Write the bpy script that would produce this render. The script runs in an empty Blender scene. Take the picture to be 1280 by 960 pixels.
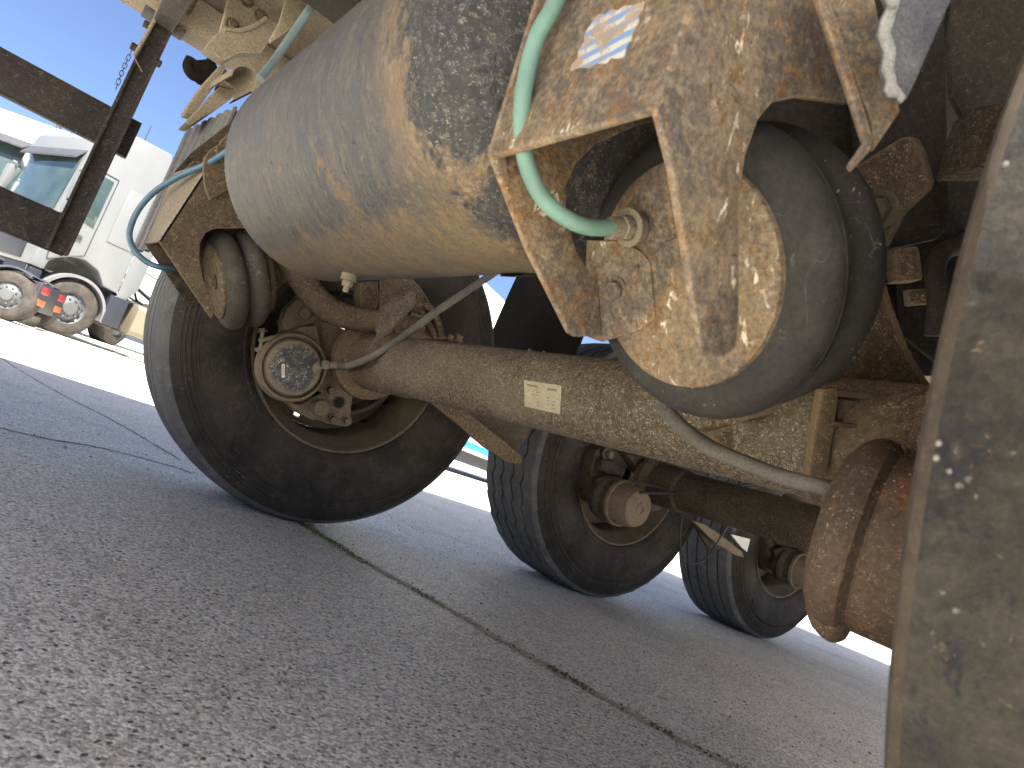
import bpy, bmesh, math, random
import numpy as np
from mathutils import Vector, Matrix
random.seed(7)
R = math.radians
SC = bpy.context.scene
COL = SC.collection

# ------------------------------------------------------------------ camera
# world: X along the trailer (towards its rear), Y across it (to the far wheels), Z up; metres.
CP = np.array([-0.82541, -1.89726, 0.34080])
FPX, YAW, PIT, ROL = 852.633, 0.940394, 0.128854, 0.348182
_w = np.array([math.cos(PIT)*math.cos(YAW), math.cos(PIT)*math.sin(YAW), math.sin(PIT)])
_r0 = np.array([math.sin(YAW), -math.cos(YAW), 0.0]); _u0 = np.cross(_r0, _w)
CR = math.cos(ROL)*_r0 + math.sin(ROL)*_u0
CU = -math.sin(ROL)*_r0 + math.cos(ROL)*_u0
cam = bpy.data.objects.new('camera', bpy.data.cameras.new('camera')); COL.objects.link(cam)
cam.matrix_world = Matrix(((CR[0], CU[0], -_w[0], CP[0]), (CR[1], CU[1], -_w[1], CP[1]), (CR[2], CU[2], -_w[2], CP[2]), (0, 0, 0, 1)))
cam.data.sensor_width = 36; cam.data.lens = FPX/1280*36
cam.data.clip_start = 0.01; cam.data.clip_end = 3000
cam.data.dof.use_dof = True; cam.data.dof.focus_distance = 1.5; cam.data.dof.aperture_fstop = 13
SC.camera = cam

# ------------------------------------------------------------------ sky, sun, exposure
SUN_EL = 57.0; SUN_AZ = (-0.30, -1.0)         # horizontal direction towards the sun
W = bpy.data.worlds.new('World'); SC.world = W; W.use_nodes = True
nt = W.node_tree; bg = nt.nodes['Background']
sky = nt.nodes.new('ShaderNodeTexSky'); sky.sky_type = 'NISHITA'; sky.sun_disc = False
sky.sun_elevation = R(SUN_EL); sky.sun_rotation = math.atan2(SUN_AZ[0], SUN_AZ[1])
sky.air_density = 0.5; sky.dust_density = 2.2; sky.ozone_density = 4.0
nt.links.new(sky.outputs[0], bg.inputs[0]); bg.inputs[1].default_value = 0.050
sl = bpy.data.lights.new('sun', 'SUN'); sl.energy = 5.0; sl.angle = R(0.53); sl.color = (1.0, 0.95, 0.86)
so = bpy.data.objects.new('sun', sl); COL.objects.link(so)
_l = math.hypot(*SUN_AZ); _d = Vector((SUN_AZ[0]/_l*math.cos(R(SUN_EL)), SUN_AZ[1]/_l*math.cos(R(SUN_EL)), math.sin(R(SUN_EL))))
so.rotation_euler = _d.to_track_quat('Z', 'Y').to_euler()
SC.view_settings.view_transform = 'Standard'; SC.view_settings.look = 'None'
SC.view_settings.exposure = 2.82; SC.view_settings.gamma = 1.0
SC.cycles.max_bounces = 10; SC.cycles.diffuse_bounces = 6; SC.cycles.glossy_bounces = 4
SC.cycles.use_denoising = True

# ------------------------------------------------------------------ helpers: places
def ray(x, y): return _w + CR*((x-640)/FPX) - CU*((y-480)/FPX)
def PL(p0, n):
    p0 = np.array(p0, float); n = np.array(n, float)
    def f(x, y):
        d = ray(x, y); return CP + d*(((p0-CP) @ n)/(d @ n))
    return f
def PY(v): return PL((0, v, 0), (0, 1, 0))
def PX(v): return PL((v, 0, 0), (1, 0, 0))
def PZ(v): return PL((0, 0, v), (0, 0, 1))
def PD(dist): return lambda x, y: CP + ray(x, y)*dist
def CYL(xc, zc, r):                           # nearest hit with a cylinder along Y
    def f(x, y):
        d = ray(x, y); ox, oz = CP[0]-xc, CP[2]-zc
        a = d[0]**2+d[2]**2; b = ox*d[0]+oz*d[2]; c = ox*ox+oz*oz-r*r
        s = (-b-math.sqrt(max(b*b-a*c, 0)))/a
        return CP + d*s
    return f

# ------------------------------------------------------------------ helpers: objects
def link(o, parent=None):
    COL.objects.link(o)
    if parent is not None: o.parent = parent
    return o
def empty(name, loc=(0, 0, 0), parent=None):
    o = bpy.data.objects.new(name, None); o.empty_display_size = .1; o.location = loc
    return link(o, parent)
def tag(o, label=None, cat=None, group=None, kind=None):
    if label: o['label'] = label
    if cat: o['category'] = cat
    if group: o['group'] = group
    if kind: o['kind'] = kind
    return o
def origin_of(o):
    p = np.zeros(3)
    while o is not None:
        p = p + np.array(o.location); o = o.parent
    return p
def build(name, bm, m, parent=None, loc=None, smooth=True, angle=35, label=None):
    """bm holds world coordinates when loc is None, else coordinates round loc"""
    if loc is None and parent is not None:
        bmesh.ops.translate(bm, verts=bm.verts, vec=Vector(-origin_of(parent)))
    bmesh.ops.recalc_face_normals(bm, faces=bm.faces)
    me = bpy.data.meshes.new(name)
    if smooth:
        for f in bm.faces: f.smooth = True
        for e in bm.edges:
            if len(e.link_faces) == 2 and e.calc_face_angle(0) > R(angle): e.smooth = False
    bm.to_mesh(me); bm.free()
    if not isinstance(m, (list, tuple)):
        m = EDGE.get(m.name) and [m, M[EDGE[m.name]]] or [m]
    if len(m) == 1:
        for p_ in me.polygons: p_.material_index = 0
    for mm in m: me.materials.append(mm)
    o = bpy.data.objects.new(name, me)
    if loc is not None: o.location = loc
    if label: o['label'] = label
    return link(o, parent)
EDGE = {'flaking_rust': 'rust_edge', 'dirty_steel': 'dirt_edge', 'dusty_khaki_steel': 'khaki_edge'}   # worn edges of plates
def dup(o, parent=None, loc=None):
    c = o.copy(); link(c, parent)
    if loc is not None: c.location = loc
    return c
def dup_tree(o, parent=None, loc=None):
    c = dup(o, parent, loc)
    for ch in list(o.children):
        d = dup(ch, c)
        for g in list(ch.children): dup(g, d)
    return c

# ------------------------------------------------------------------ helpers: shapes (all add to a bmesh)
def B(): return bmesh.new()
def frame(ax, up=None):
    a = Vector(ax).normalized()
    u = Vector(up) if up is not None else (Vector((0, 0, 1)) if abs(a.z) < .9 else Vector((1, 0, 0)))
    x = u.cross(a).normalized(); y = a.cross(x)
    return x, y, a
def lathe(bm, prof, c=(0, 0, 0), ax=(0, 1, 0), seg=32, arc=None, up=None, close=False):
    """prof: list of (radius, height along ax)"""
    x, y, a = frame(ax, up); c = Vector(c); rings = []
    full = arc is None; a0, a1 = (0, 2*math.pi) if full else arc
    n = seg if full else seg+1
    for r, h in prof:
        if r < 1e-6: rings.append([bm.verts.new(c+a*h)]); continue
        rings.append([bm.verts.new(c+a*h+(x*math.cos(t)+y*math.sin(t))*r) for t in [a0+(a1-a0)*i/seg for i in range(n)]])
    prs = list(zip(rings[:-1], rings[1:]))
    if close: prs.append((rings[-1], rings[0]))
    for p, q in prs:
        for i in range(seg):
            j = (i+1) % n
            if len(p) == 1 and len(q) == 1: continue
            if len(p) == 1: bm.faces.new((p[0], q[i], q[j]))
            elif len(q) == 1: bm.faces.new((p[i], q[0], p[j]))
            else: bm.faces.new((p[i], q[i], q[j], p[j]))
    return bm
def cyl(bm, p0, p1, r, seg=20, bev=None, r1=None):
    p0 = Vector(p0); p1 = Vector(p1); L = (p1-p0).length; r1 = r if r1 is None else r1
    b = min(r, r1, L)*.18 if bev is None else bev
    return lathe(bm, [(0, 0), (r-b, 0), (r, b), (r1, L-b), (r1-b, L), (0, L)], p0, p1-p0, seg)
def smooth_path(pts, n=8):
    P = [Vector(p) for p in pts]; out = []
    Q = [P[0]*2-P[1]]+P+[P[-1]*2-P[-2]]
    for i in range(1, len(Q)-2):
        for k in range(n):
            t = k/n; a, b, c, d = Q[i-1], Q[i], Q[i+1], Q[i+2]
            out.append(.5*((2*b)+(c-a)*t+(2*a-5*b+4*c-d)*t*t+(3*b-a-3*c+d)*t**3))
    return out+[P[-1]]
def tube(bm, pts, r, seg=12, n=8, cap=True, smooth=True):
    path = smooth_path(pts, n) if smooth else [Vector(p) for p in pts]
    N = len(path); rs = r if isinstance(r, (list, tuple)) else [r, r]
    t0 = (path[1]-path[0]).normalized(); x, y, _ = frame(t0); rings = []
    for i, p in enumerate(path):
        t = (path[min(i+1, N-1)]-path[max(i-1, 0)]).normalized()
        x = (x-t*x.dot(t)).normalized(); y = t.cross(x)
        s = i/(N-1)*(len(rs)-1); k = min(int(s), len(rs)-2); rr = rs[k]+(rs[k+1]-rs[k])*(s-k)
        rings.append([bm.verts.new(p+(x*math.cos(2*math.pi*j/seg)+y*math.sin(2*math.pi*j/seg))*rr) for j in range(seg)])
    for p, q in zip(rings[:-1], rings[1:]):
        for i in range(seg): bm.faces.new((p[i], q[i], q[(i+1) % seg], p[(i+1) % seg]))
    if cap:
        bm.faces.new(rings[0][::-1]); bm.faces.new(rings[-1])
    return bm
def prism(bm, pts, ext, bev=.0015):
    """flat polygon pts extruded by vector ext, edges bevelled"""
    t = B()
    a = [t.verts.new(Vector(p)) for p in pts]; b = [t.verts.new(Vector(p)+Vector(ext)) for p in pts]; n = len(a)
    t.faces.new(a); t.faces.new(b[::-1])
    for i in range(n): t.faces.new((a[i], b[i], b[(i+1) % n], a[(i+1) % n]))
    t.faces.ensure_lookup_table()
    for f in t.faces[2:]: f.material_index = 1
    bmesh.ops.recalc_face_normals(t, faces=t.faces)
    if bev: bmesh.ops.bevel(t, geom=list(t.edges), offset=bev, segments=2, profile=.6, affect='EDGES', clamp_overlap=True, material=1)
    return merge(bm, t)
def merge(bm, t):
    vm = {v: bm.verts.new(v.co) for v in t.verts}
    for f in t.faces:
        try: bm.faces.new([vm[v] for v in f.verts]).material_index = f.material_index
        except ValueError: pass
    t.free(); return bm
def box(bm, c, s, ax=None, bev=.002):
    c = Vector(c); X, Y, Z = ax or (Vector((1, 0, 0)), Vector((0, 1, 0)), Vector((0, 0, 1)))
    X, Y, Z = Vector(X)*s[0]/2, Vector(Y)*s[1]/2, Vector(Z)*s[2]
    return prism(bm, [c-X-Y-Z/2, c+X-Y-Z/2, c+X+Y-Z/2, c-X+Y-Z/2], Z, bev)
def bx(bm, x0, x1, y0, y1, z0, z1, bev=.002):
    return box(bm, ((x0+x1)/2, (y0+y1)/2, (z0+z1)/2), (x1-x0, y1-y0, z1-z0), None, bev)
def plate(bm, px, place, ext, bev=.0015):
    """polygon found in the plane 'place', extruded by ext (a vector away from us)"""
    return prism(bm, [place(*p) for p in px], ext, bev)
def bolt(bm, c, ax, r, h):
    x, y, a = frame(ax); c = Vector(c)
    lathe(bm, [(0, 0), (r*1.5, 0), (r*1.5, h*.2), (r*1.02, h*.22)], c, ax, 18)
    return prism(bm, [c+a*h*.2+(x*math.cos(k*math.pi/3)+y*math.sin(k*math.pi/3))*r for k in range(6)], a*h*.8, r*.12)

# ------------------------------------------------------------------ materials
def lin(c):
    return tuple((v/12.92 if v <= .04045 else ((v+.055)/1.055)**2.4) for v in c)
class N:
    def __init__(s, name):
        s.m = bpy.data.materials.new(name); s.m.use_nodes = True; s.t = s.m.node_tree
        s.b = s.t.nodes['Principled BSDF']; s.tc = s.t.nodes.new('ShaderNodeTexCoord'); s.co = s.tc.outputs['Object']
    def new(s, k, **kw):
        n = s.t.nodes.new(k)
        for a, v in kw.items(): setattr(n, a, v)
        return n
    def put(s, sock, v):
        if isinstance(v, bpy.types.NodeSocket): s.t.links.new(v, sock)
        elif isinstance(v, (tuple, list)) and len(v) == 3 and sock.type == 'RGBA': sock.default_value = (*v, 1)
        else: sock.default_value = v
    def noise(s, scale, detail=6, rough=.6, dist=0, vec=None):
        n = s.new('ShaderNodeTexNoise'); s.put(n.inputs['Vector'], vec or s.co)
        n.inputs['Scale'].default_value = scale; n.inputs['Detail'].default_value = detail
        n.inputs['Roughness'].default_value = rough; n.inputs['Distortion'].default_value = dist
        return n.outputs['Fac']
    def voro(s, scale, out='Distance', feature='F1', vec=None, rand=1):
        n = s.new('ShaderNodeTexVoronoi', feature=feature); s.put(n.inputs['Vector'], vec or s.co)
        n.inputs['Scale'].default_value = scale; n.inputs['Randomness'].default_value = rand
        return n.outputs[out]
    def math(s, op, a, b=0.0, c=None):
        n = s.new('ShaderNodeMath', operation=op); s.put(n.inputs[0], a); s.put(n.inputs[1], b)
        if c is not None: s.put(n.inputs[2], c)
        return n.outputs[0]
    def step(s, v, lo, hi):
        n = s.new('ShaderNodeMapRange'); s.put(n.inputs[0], v); n.inputs[1].default_value = lo; n.inputs[2].default_value = hi
        return n.outputs[0]
    def mix(s, f, a, b, mode='MIX'):
        n = s.new('ShaderNodeMix', data_type='RGBA', blend_type=mode); s.put(n.inputs[0], f); s.put(n.inputs[6], a); s.put(n.inputs[7], b)
        return n.outputs[2]
    def mapping(s, scale=(1, 1, 1), rot=(0, 0, 0)):
        n = s.new('ShaderNodeMapping'); s.put(n.inputs['Vector'], s.co); n.inputs['Scale'].default_value = scale; n.inputs['Rotation'].default_value = rot
        return n.outputs[0]
    def xyz(s):
        n = s.new('ShaderNodeSeparateXYZ'); s.put(n.inputs[0], s.co); return n.outputs
    def done(s, col, rough=.8, metal=0.0, bump=None, bstr=.3, bdist=.002, spec=.3):
        s.put(s.b.inputs['Base Color'], col); s.put(s.b.inputs['Roughness'], rough); s.put(s.b.inputs['Metallic'], metal)
        s.b.inputs['Specular IOR Level'].default_value = spec
        if bump is not None:
            n = s.new('ShaderNodeBump'); n.inputs['Strength'].default_value = bstr; n.inputs['Distance'].default_value = bdist
            s.put(n.inputs['Height'], bump); s.t.links.new(n.outputs[0], s.b.inputs['Normal'])
        return s.m
    def fibres(s, scale, width=.03, keep=.52, keep_scale=None):
        """short curly straw-like flecks"""
        v = s.noise(scale, 1, .4, 1.2); d = s.math('ABSOLUTE', s.math('SUBTRACT', v, .5))
        line = s.step(d, width, width*.4)
        return s.math('MULTIPLY', line, s.step(s.noise(keep_scale or scale*.45, 2, .6), keep, keep+.05))
def grime(name, base, dirt, rust=None, rust_at=.56, fleck=None, fw=.03, fk=.5, fs=170, scale=1.0, rough=.85, bstr=.5, speck=None, pit=True, spec=.25):
    K = .82; base, dirt, rust, fleck, speck = [None if q is None else tuple(v*K for v in q) for q in (base, dirt, rust, fleck, speck)]
    s = N(name)
    big = s.noise(5*scale, 5, .6); mid = s.noise(23*scale, 8, .65, .4); fine = s.noise(150*scale, 4, .6)
    c = s.mix(s.step(big, .38, .62), base, dirt)
    c = s.mix(s.step(mid, .42, .66), c, s.mix(.5, c, dirt))
    if rust is not None:
        rm = s.step(s.noise(17*scale, 10, .72, .3), rust_at, rust_at+.1)
        c = s.mix(s.math('MULTIPLY', rm, s.step(fine, .3, .55)), c, rust)
    c = s.mix(1.0, c, s.mix(s.step(fine, .3, .7), (.62, .62, .62), (1.25, 1.25, 1.25)), 'MULTIPLY')
    h = s.math('ADD', s.math('MULTIPLY', mid, .6), s.math('MULTIPLY', fine, .5))
    if fleck is not None:
        fm = s.fibres(fs, fw, fk); c = s.mix(fm, c, fleck); h = s.math('ADD', h, s.math('MULTIPLY', fm, .4))
    if speck is not None:
        v = s.voro(fs*.55); k = s.math('MULTIPLY', s.step(v, .22, .12), s.step(s.noise(fs*.09, 3, .6), .52, .6))
        c = s.mix(k, c, speck); h = s.math('ADD', h, s.math('MULTIPLY', k, .5))
    return s.done(c, rough, 0, h, bstr, .003, spec)
def plain(name, col, rough=.5, metal=0.0, spec=.4, var=.12, scale=8):
    s = N(name); n = s.noise(scale, 5, .6)
    c = s.mix(s.step(n, .3, .7), tuple(v*(1-var) for v in col), tuple(min(1, v*(1+var)) for v in col))
    return s.done(c, rough, metal, s.noise(60, 3), .06, .001, spec)

STRAW = (.50, .40, .25)
M = {}
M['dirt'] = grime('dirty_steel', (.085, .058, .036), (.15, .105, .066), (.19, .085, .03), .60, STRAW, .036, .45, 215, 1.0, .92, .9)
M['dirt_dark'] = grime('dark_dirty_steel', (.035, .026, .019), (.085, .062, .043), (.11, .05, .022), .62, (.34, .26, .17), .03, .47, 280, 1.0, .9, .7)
M['dirt_flecked'] = grime('straw_flecked_steel', (.095, .072, .05), (.165, .128, .09), (.22, .105, .04), .62, (.58, .49, .34), .05, .41, 260, 1.0, .95, 1.0, speck=(.66, .54, .36))
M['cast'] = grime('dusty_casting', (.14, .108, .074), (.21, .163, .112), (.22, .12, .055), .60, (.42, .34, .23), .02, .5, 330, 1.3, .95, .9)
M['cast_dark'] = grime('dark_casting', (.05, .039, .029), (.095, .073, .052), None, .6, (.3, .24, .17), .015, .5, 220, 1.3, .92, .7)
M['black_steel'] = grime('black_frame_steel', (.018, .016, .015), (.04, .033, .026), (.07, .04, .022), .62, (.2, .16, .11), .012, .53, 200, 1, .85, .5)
M['khaki'] = grime('dusty_khaki_steel', (.31, .258, .188), (.25, .203, .142), (.2, .13, .07), .68, (.42, .36, .27), .01, .55, 240, 1.2, .9, .35)
M['guard'] = grime('scraped_dark_steel', (.03, .024, .026), (.06, .046, .04), (.10, .052, .032), .60, (.28, .25, .22), .014, .48, 120, 1, .7, .5)
M['grey_plastic'] = grime('grey_plastic', (.115, .112, .108), (.155, .146, .132), None, .6, None, scale=.7, rough=.6, bstr=.1, spec=.4)
M['black_plastic'] = grime('black_plastic', (.011, .0095, .008), (.020, .016, .013), None, .6, None, scale=.7, rough=.9, bstr=.1, spec=.08)
M['dirt_rusty'] = grime('rusty_brown_steel', (.070, .047, .033), (.115, .075, .05), (.19, .088, .04), .56, (.42, .34, .23), .02, .5, 260, 1.4, .8, .7, speck=(.42, .36, .26))
M['grit_gap'] = plain('soft_black', (.01, .009, .009), .9)

def rust_mat(name, lift=1.0, flakes=True):
    s = N(name); T = lambda *c: tuple(v*lift for v in c)
    big = s.noise(8, 7, .68); mid = s.noise(42, 10, .78, .4); fine = s.noise(230, 6, .75); blot = s.noise(95, 8, .75, .3); sp = s.noise(120, 5, .7, .3)
    c = s.mix(s.step(big, .43, .55), T(.135, .112, .092), T(.30, .215, .128))      # grey skin and tan dust
    c = s.mix(s.math('MULTIPLY', s.step(blot, .48, .60), .8), c, T(.315, .245, .168))
    c = s.mix(s.math('MULTIPLY', s.step(mid, .52, .60), .85), c, T(.235, .128, .052))  # orange rust bloom
    c = s.mix(s.step(sp, .60, .655), c, T(.35, .20, .075))                            # bright orange specks
    c = s.mix(s.step(s.noise(75, 10, .78, .5), .60, .655), c, T(.075, .038, .024))    # dark red brown pits
    h = s.math('ADD', s.math('MULTIPLY', mid, .8), s.math('ADD', s.math('MULTIPLY', fine, .8), s.math('MULTIPLY', blot, .8)))
    if flakes:
        vec = s.mapping((110, 110, 46), (0, .5, .2))
        fl = s.math('MULTIPLY', s.step(s.noise(1, 4, .65, .7, vec), .585, .615), s.step(s.noise(8.5, 5, .65), .475, .555))
        c = s.mix(fl, c, s.mix(s.step(blot, .4, .6), (.40, .29, .17), (.78, .70, .57)))   # pale flakes
        h = s.math('ADD', h, s.math('MULTIPLY', fl, .5))
    c = s.mix(1.0, c, s.mix(s.step(fine, .32, .68), (.52, .51, .50), (1.45, 1.45, 1.45)), 'MULTIPLY')
    return s.done(c, .85, 0, h, 1.0, .004, .3)
M['rust'] = rust_mat('flaking_rust', .78); M['rust_edge'] = rust_mat('worn_rust_edge', 1.0, False)
M['dirt_edge'] = grime('worn_dirt_edge', (.15, .11, .07), (.22, .16, .10), (.24, .12, .05), .55, None, scale=1.4, rough=.92, bstr=.8)
M['khaki_edge'] = grime('worn_khaki_edge', (.37, .312, .235), (.31, .258, .19), (.25, .17, .09), .66, None, scale=1.2, rough=.9, bstr=.4)
def rubber(name, a, b, chip=None, bstr=.25, rough=.62):
    s = N(name); big = s.noise(6, 6, .6); mid = s.noise(30, 7, .65); fine = s.noise(220, 3, .6)
    c = s.mix(s.step(big, .36, .64), a, b)
    c = s.mix(s.math('MULTIPLY', s.step(mid, .5, .7), .5), c, tuple(v*1.5 for v in b))
    sc = s.math('MULTIPLY', s.step(s.math('ABSOLUTE', s.math('SUBTRACT', s.noise(14, 2, .5, 2.5), .5)), .006, .002), s.step(s.noise(7, 3), .5, .6))
    c = s.mix(s.math('MULTIPLY', sc, .5), c, tuple(v*4+.03 for v in b))           # thin scratches
    c = s.mix(1.0, c, s.mix(s.step(fine, .3, .7), (.8, .8, .8), (1.2, 1.2, 1.2)), 'MULTIPLY')
    h = s.math('ADD', s.math('MULTIPLY', mid, .4), s.math('MULTIPLY', fine, .4))
    if chip is not None:
        k = s.math('MULTIPLY', s.step(s.noise(95, 4, .6, .8), .66, .69), s.step(s.noise(12, 4, .6), .5, .58)); c = s.mix(k, c, chip); h = s.math('ADD', h, k)
    return s.done(c, rough, 0, h, bstr, .002, .22)
M['tyre'] = rubber('tyre_rubber', (.019, .0165, .0145), (.042, .036, .030), None, .35, .88)
M['tread'] = rubber('tread_rubber', (.068, .067, .067), (.105, .102, .098), None, .35, .85)
def slab():
    s = N('scabbed_tread_rubber'); big = s.noise(14, 6, .65); mid = s.noise(55, 9, .74, .5); fine = s.noise(240, 6, .7)
    c = s.mix(s.step(big, .40, .60), (.020, .0185, .017), (.040, .035, .028))
    c = s.mix(s.math('MULTIPLY', s.step(mid, .50, .60), .8), c, (.055, .047, .037))
    c = s.mix(s.math('MULTIPLY', s.step(s.noise(38, 9, .72, .6), .56, .63), .9), c, (.015, .016, .021))
    c = s.mix(s.step(s.noise(85, 7, .7, .5), .64, .68), c, (.15, .11, .07))
    v = s.voro(130); k = s.math('MULTIPLY', s.step(v, .26, .12), s.step(s.noise(22, 5, .65), .53, .60)); c = s.mix(k, c, (.30, .27, .23))
    c = s.mix(1.0, c, s.mix(s.step(fine, .3, .7), (.65, .65, .65), (1.3, 1.3, 1.3)), 'MULTIPLY')
    h = s.math('ADD', s.math('MULTIPLY', mid, 1.), s.math('ADD', s.math('MULTIPLY', fine, .5), s.math('MULTIPLY', k, .5)))
    return s.done(c, .85, 0, h, .9, .004, .25)
M['tread_near'] = slab()
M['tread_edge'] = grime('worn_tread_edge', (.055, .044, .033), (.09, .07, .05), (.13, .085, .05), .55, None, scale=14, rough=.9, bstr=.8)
M['bellows'] = rubber('bellows_rubber', (.012, .0118, .0115), (.030, .0275, .0245), (.46, .42, .34), .8, .8)
M['bellows_far'] = rubber('dusty_bellows_rubber', (.034, .030, .025), (.064, .055, .044), (.36, .30, .22), .7, .8)

def tank_mat():
    s = N('weathered_tank_paint')
    X, Y, Z = s.xyz()
    big = s.noise(5, 6, .6); mid = s.noise(24, 9, .72, .4); fine = s.noise(210, 6, .72); blot = s.noise(75, 9, .75, .4)
    streak = s.noise(1, 9, .72, .3, s.mapping((17, 62, 17)))
    # black paint with grey grime and fine pale flecks
    black = s.mix(s.step(mid, .38, .66), (.011, .0115, .012), (.034, .033, .032))
    black = s.mix(s.math('MULTIPLY', s.step(blot, .50, .64), .45), black, (.058, .053, .047))
    fb = s.math('MULTIPLY', s.fibres(330, .024, .50), s.step(big, .36, .50)); black = s.mix(fb, black, (.24, .225, .185))
    black = s.mix(s.step(s.noise(420, 4, .7), .64, .70), black, (.15, .142, .128))
    black = s.mix(s.math('MULTIPLY', s.step(s.noise(11, 8, .72), .60, .66), s.step(fine, .36, .6)), black, (.19, .125, .06))
    # dust skin over grey paint
    dust = s.mix(s.step(big, .40, .60), (.038, .039, .042), (.066, .059, .050))
    dust = s.mix(s.math('MULTIPLY', s.step(streak, .47, .62), .7), dust, (.098, .080, .058))
    dust = s.mix(s.math('MULTIPLY', s.step(blot, .54, .66), .6), dust, (.145, .122, .092))
    dust = s.mix(s.math('MULTIPLY', s.step(s.noise(15, 9, .72, .4), .58, .66), .85), dust, (.145, .086, .042))
    chip = s.step(s.noise(1, 5, .65, .6, s.mapping((52, 120, 52))), .635, .66)
    dust = s.mix(s.math('MULTIPLY', chip, .9), dust, (.028, .024, .022))
    mud = s.mix(s.step(mid, .40, .62), (.088, .069, .047), (.145, .094, .048))
    mud = s.mix(s.math('MULTIPLY', s.step(blot, .5, .62), .7), mud, (.19, .143, .085))
    mud = s.mix(s.step(s.noise(60, 10, .78, .4), .60, .66), mud, (.085, .055, .032))
    wob = s.math('ADD', s.math('MULTIPLY', s.math('SUBTRACT', big, .5), .28), s.math('ADD', s.math('MULTIPLY', s.math('SUBTRACT', mid, .5), .13), s.math('MULTIPLY', s.math('SUBTRACT', blot, .5), .04)))
    y2 = s.math('ADD', Y, wob)                       # Y is measured from the trailer's centre line
    c = s.mix(s.step(y2, TANK_B[0]-.004, TANK_B[0]+.012), black, mud)
    c = s.mix(s.step(y2, TANK_B[1]-.004, TANK_B[1]+.03), c, dust)
    low = s.math('MULTIPLY', s.step(s.math('ADD', Z, s.math('MULTIPLY', wob, .35)), TANK_Z-.158, TANK_Z-.169), .85)
    c = s.mix(low, c, s.mix(s.step(streak, .42, .58), (.105, .087, .062), (.155, .105, .056)))
    c = s.mix(s.math('MULTIPLY', s.step(s.noise(46, 9, .75, .4), .60, .65), s.step(big, .44, .56)), c, (.19, .125, .065))
    c = s.mix(1.0, c, s.mix(s.step(fine, .30, .70), (.55, .55, .55), (1.42, 1.42, 1.42)), 'MULTIPLY')
    h = s.math('ADD', s.math('MULTIPLY', streak, .7), s.math('ADD', s.math('MULTIPLY', mid, .9), s.math('ADD', s.math('MULTIPLY', fine, .7), s.math('MULTIPLY', blot, .6))))
    h = s.math('SUBTRACT', h, s.math('MULTIPLY', chip, .6))
    return s.done(c, s.step(fine, -.45, 1.3), 0, h, .8, .003, .45)
TANK_Z = .705; TANK_B = (-.515, -.475)
M['tank'] = tank_mat()

def asphalt():
    s = N('old_asphalt')
    def cells(sc):
        v = s.new('ShaderNodeTexVoronoi'); s.put(v.inputs['Vector'], s.co); v.inputs['Scale'].default_value = sc
        k = s.new('ShaderNodeSeparateColor'); s.put(k.inputs[0], v.outputs['Color']); return v.outputs['Distance'], k.outputs[0], k.outputs[1]
    d1, a1, b1 = cells(120); d2, a2, b2 = cells(230)
    big = s.noise(.9, 6, .6); mid = s.noise(7, 6, .6); fine = s.noise(420, 4, .7); clump = s.noise(75, 5, .65, .4)
    base = s.mix(s.step(big, .35, .65), (.545, .515, .435), (.62, .588, .50))
    base = s.mix(s.math('MULTIPLY', s.step(mid, .5, .7), .4), base, (.41, .355, .265))
    grit = s.mix(a2, (.25, .237, .21), (.98, .94, .83))
    c = s.mix(.75, base, grit)
    big_stone = s.math('MULTIPLY', s.step(b1, .55, .62), s.step(d1, .42, .30))          # scattered coarse stones
    c = s.mix(s.math('MULTIPLY', big_stone, .75), c, s.mix(a1, (.12, .115, .11), (.90, .85, .76)))
    hole = s.math('MULTIPLY', s.step(clump, .60, .68), s.step(fine, .36, .56))
    c = s.mix(s.math('MULTIPLY', hole, .85), c, (.05, .048, .045))
    wv = s.new('ShaderNodeVectorMath', operation='ADD'); s.put(wv.inputs[0], s.co)
    nv = s.new('ShaderNodeTexNoise'); s.put(nv.inputs['Vector'], s.co); nv.inputs['Scale'].default_value = 90; nv.inputs['Detail'].default_value = 3
    sc_ = s.new('ShaderNodeVectorMath', operation='SCALE'); s.t.links.new(nv.outputs['Color'], sc_.inputs[0]); sc_.inputs['Scale'].default_value = .011; s.t.links.new(sc_.outputs[0], wv.inputs[1])
    v3 = s.new('ShaderNodeTexVoronoi'); s.t.links.new(wv.outputs[0], v3.inputs['Vector']); v3.inputs['Scale'].default_value = 88
    k3 = s.new('ShaderNodeSeparateColor'); s.put(k3.inputs[0], v3.outputs['Color'])
    pit = s.math('MULTIPLY', s.step(v3.outputs['Distance'], .30, .17), s.step(s.math('ADD', k3.outputs[0], s.math('MULTIPLY', s.math('SUBTRACT', mid, .5), 1.4)), .52, .60))
    c = s.mix(s.math('MULTIPLY', pit, .9), c, (.045, .042, .038))
    spark = s.math('MULTIPLY', s.step(d2, .22, .12), s.step(b2, .90, .93)); c = s.mix(spark, c, (.95, .92, .86))
    stain = s.noise(2.3, 7, .65, .3); c = s.mix(s.math('MULTIPLY', s.step(stain, .52, .66), .45), c, s.mix(.5, c, (.16, .13, .09)))
    c = s.mix(s.math('MULTIPLY', s.step(fine, .63, .75), .5), c, (.40, .39, .36))
    hole = s.math('MAXIMUM', hole, pit)
    h = s.math('ADD', s.math('MULTIPLY', fine, .35), s.math('MULTIPLY', big_stone, .55))
    h = s.math('SUBTRACT', s.math('ADD', h, s.math('MULTIPLY', s.step(d2, .7, .1), .35)), s.math('MULTIPLY', hole, .8))
    return s.done(c, .62, 0, h, 1.0, .0035, .5)
M['asphalt'] = asphalt()
M['joint'] = grime('packed_joint_grit', (.46, .41, .31), (.60, .53, .41), None, .6, None, scale=4, rough=.95, bstr=.9, speck=(.30, .28, .24), fs=300)
M['tar'] = grime('dark_crack_tar', (.17, .16, .145), (.27, .25, .22), None, .6, None, scale=4, rough=.95, bstr=.9)
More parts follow.
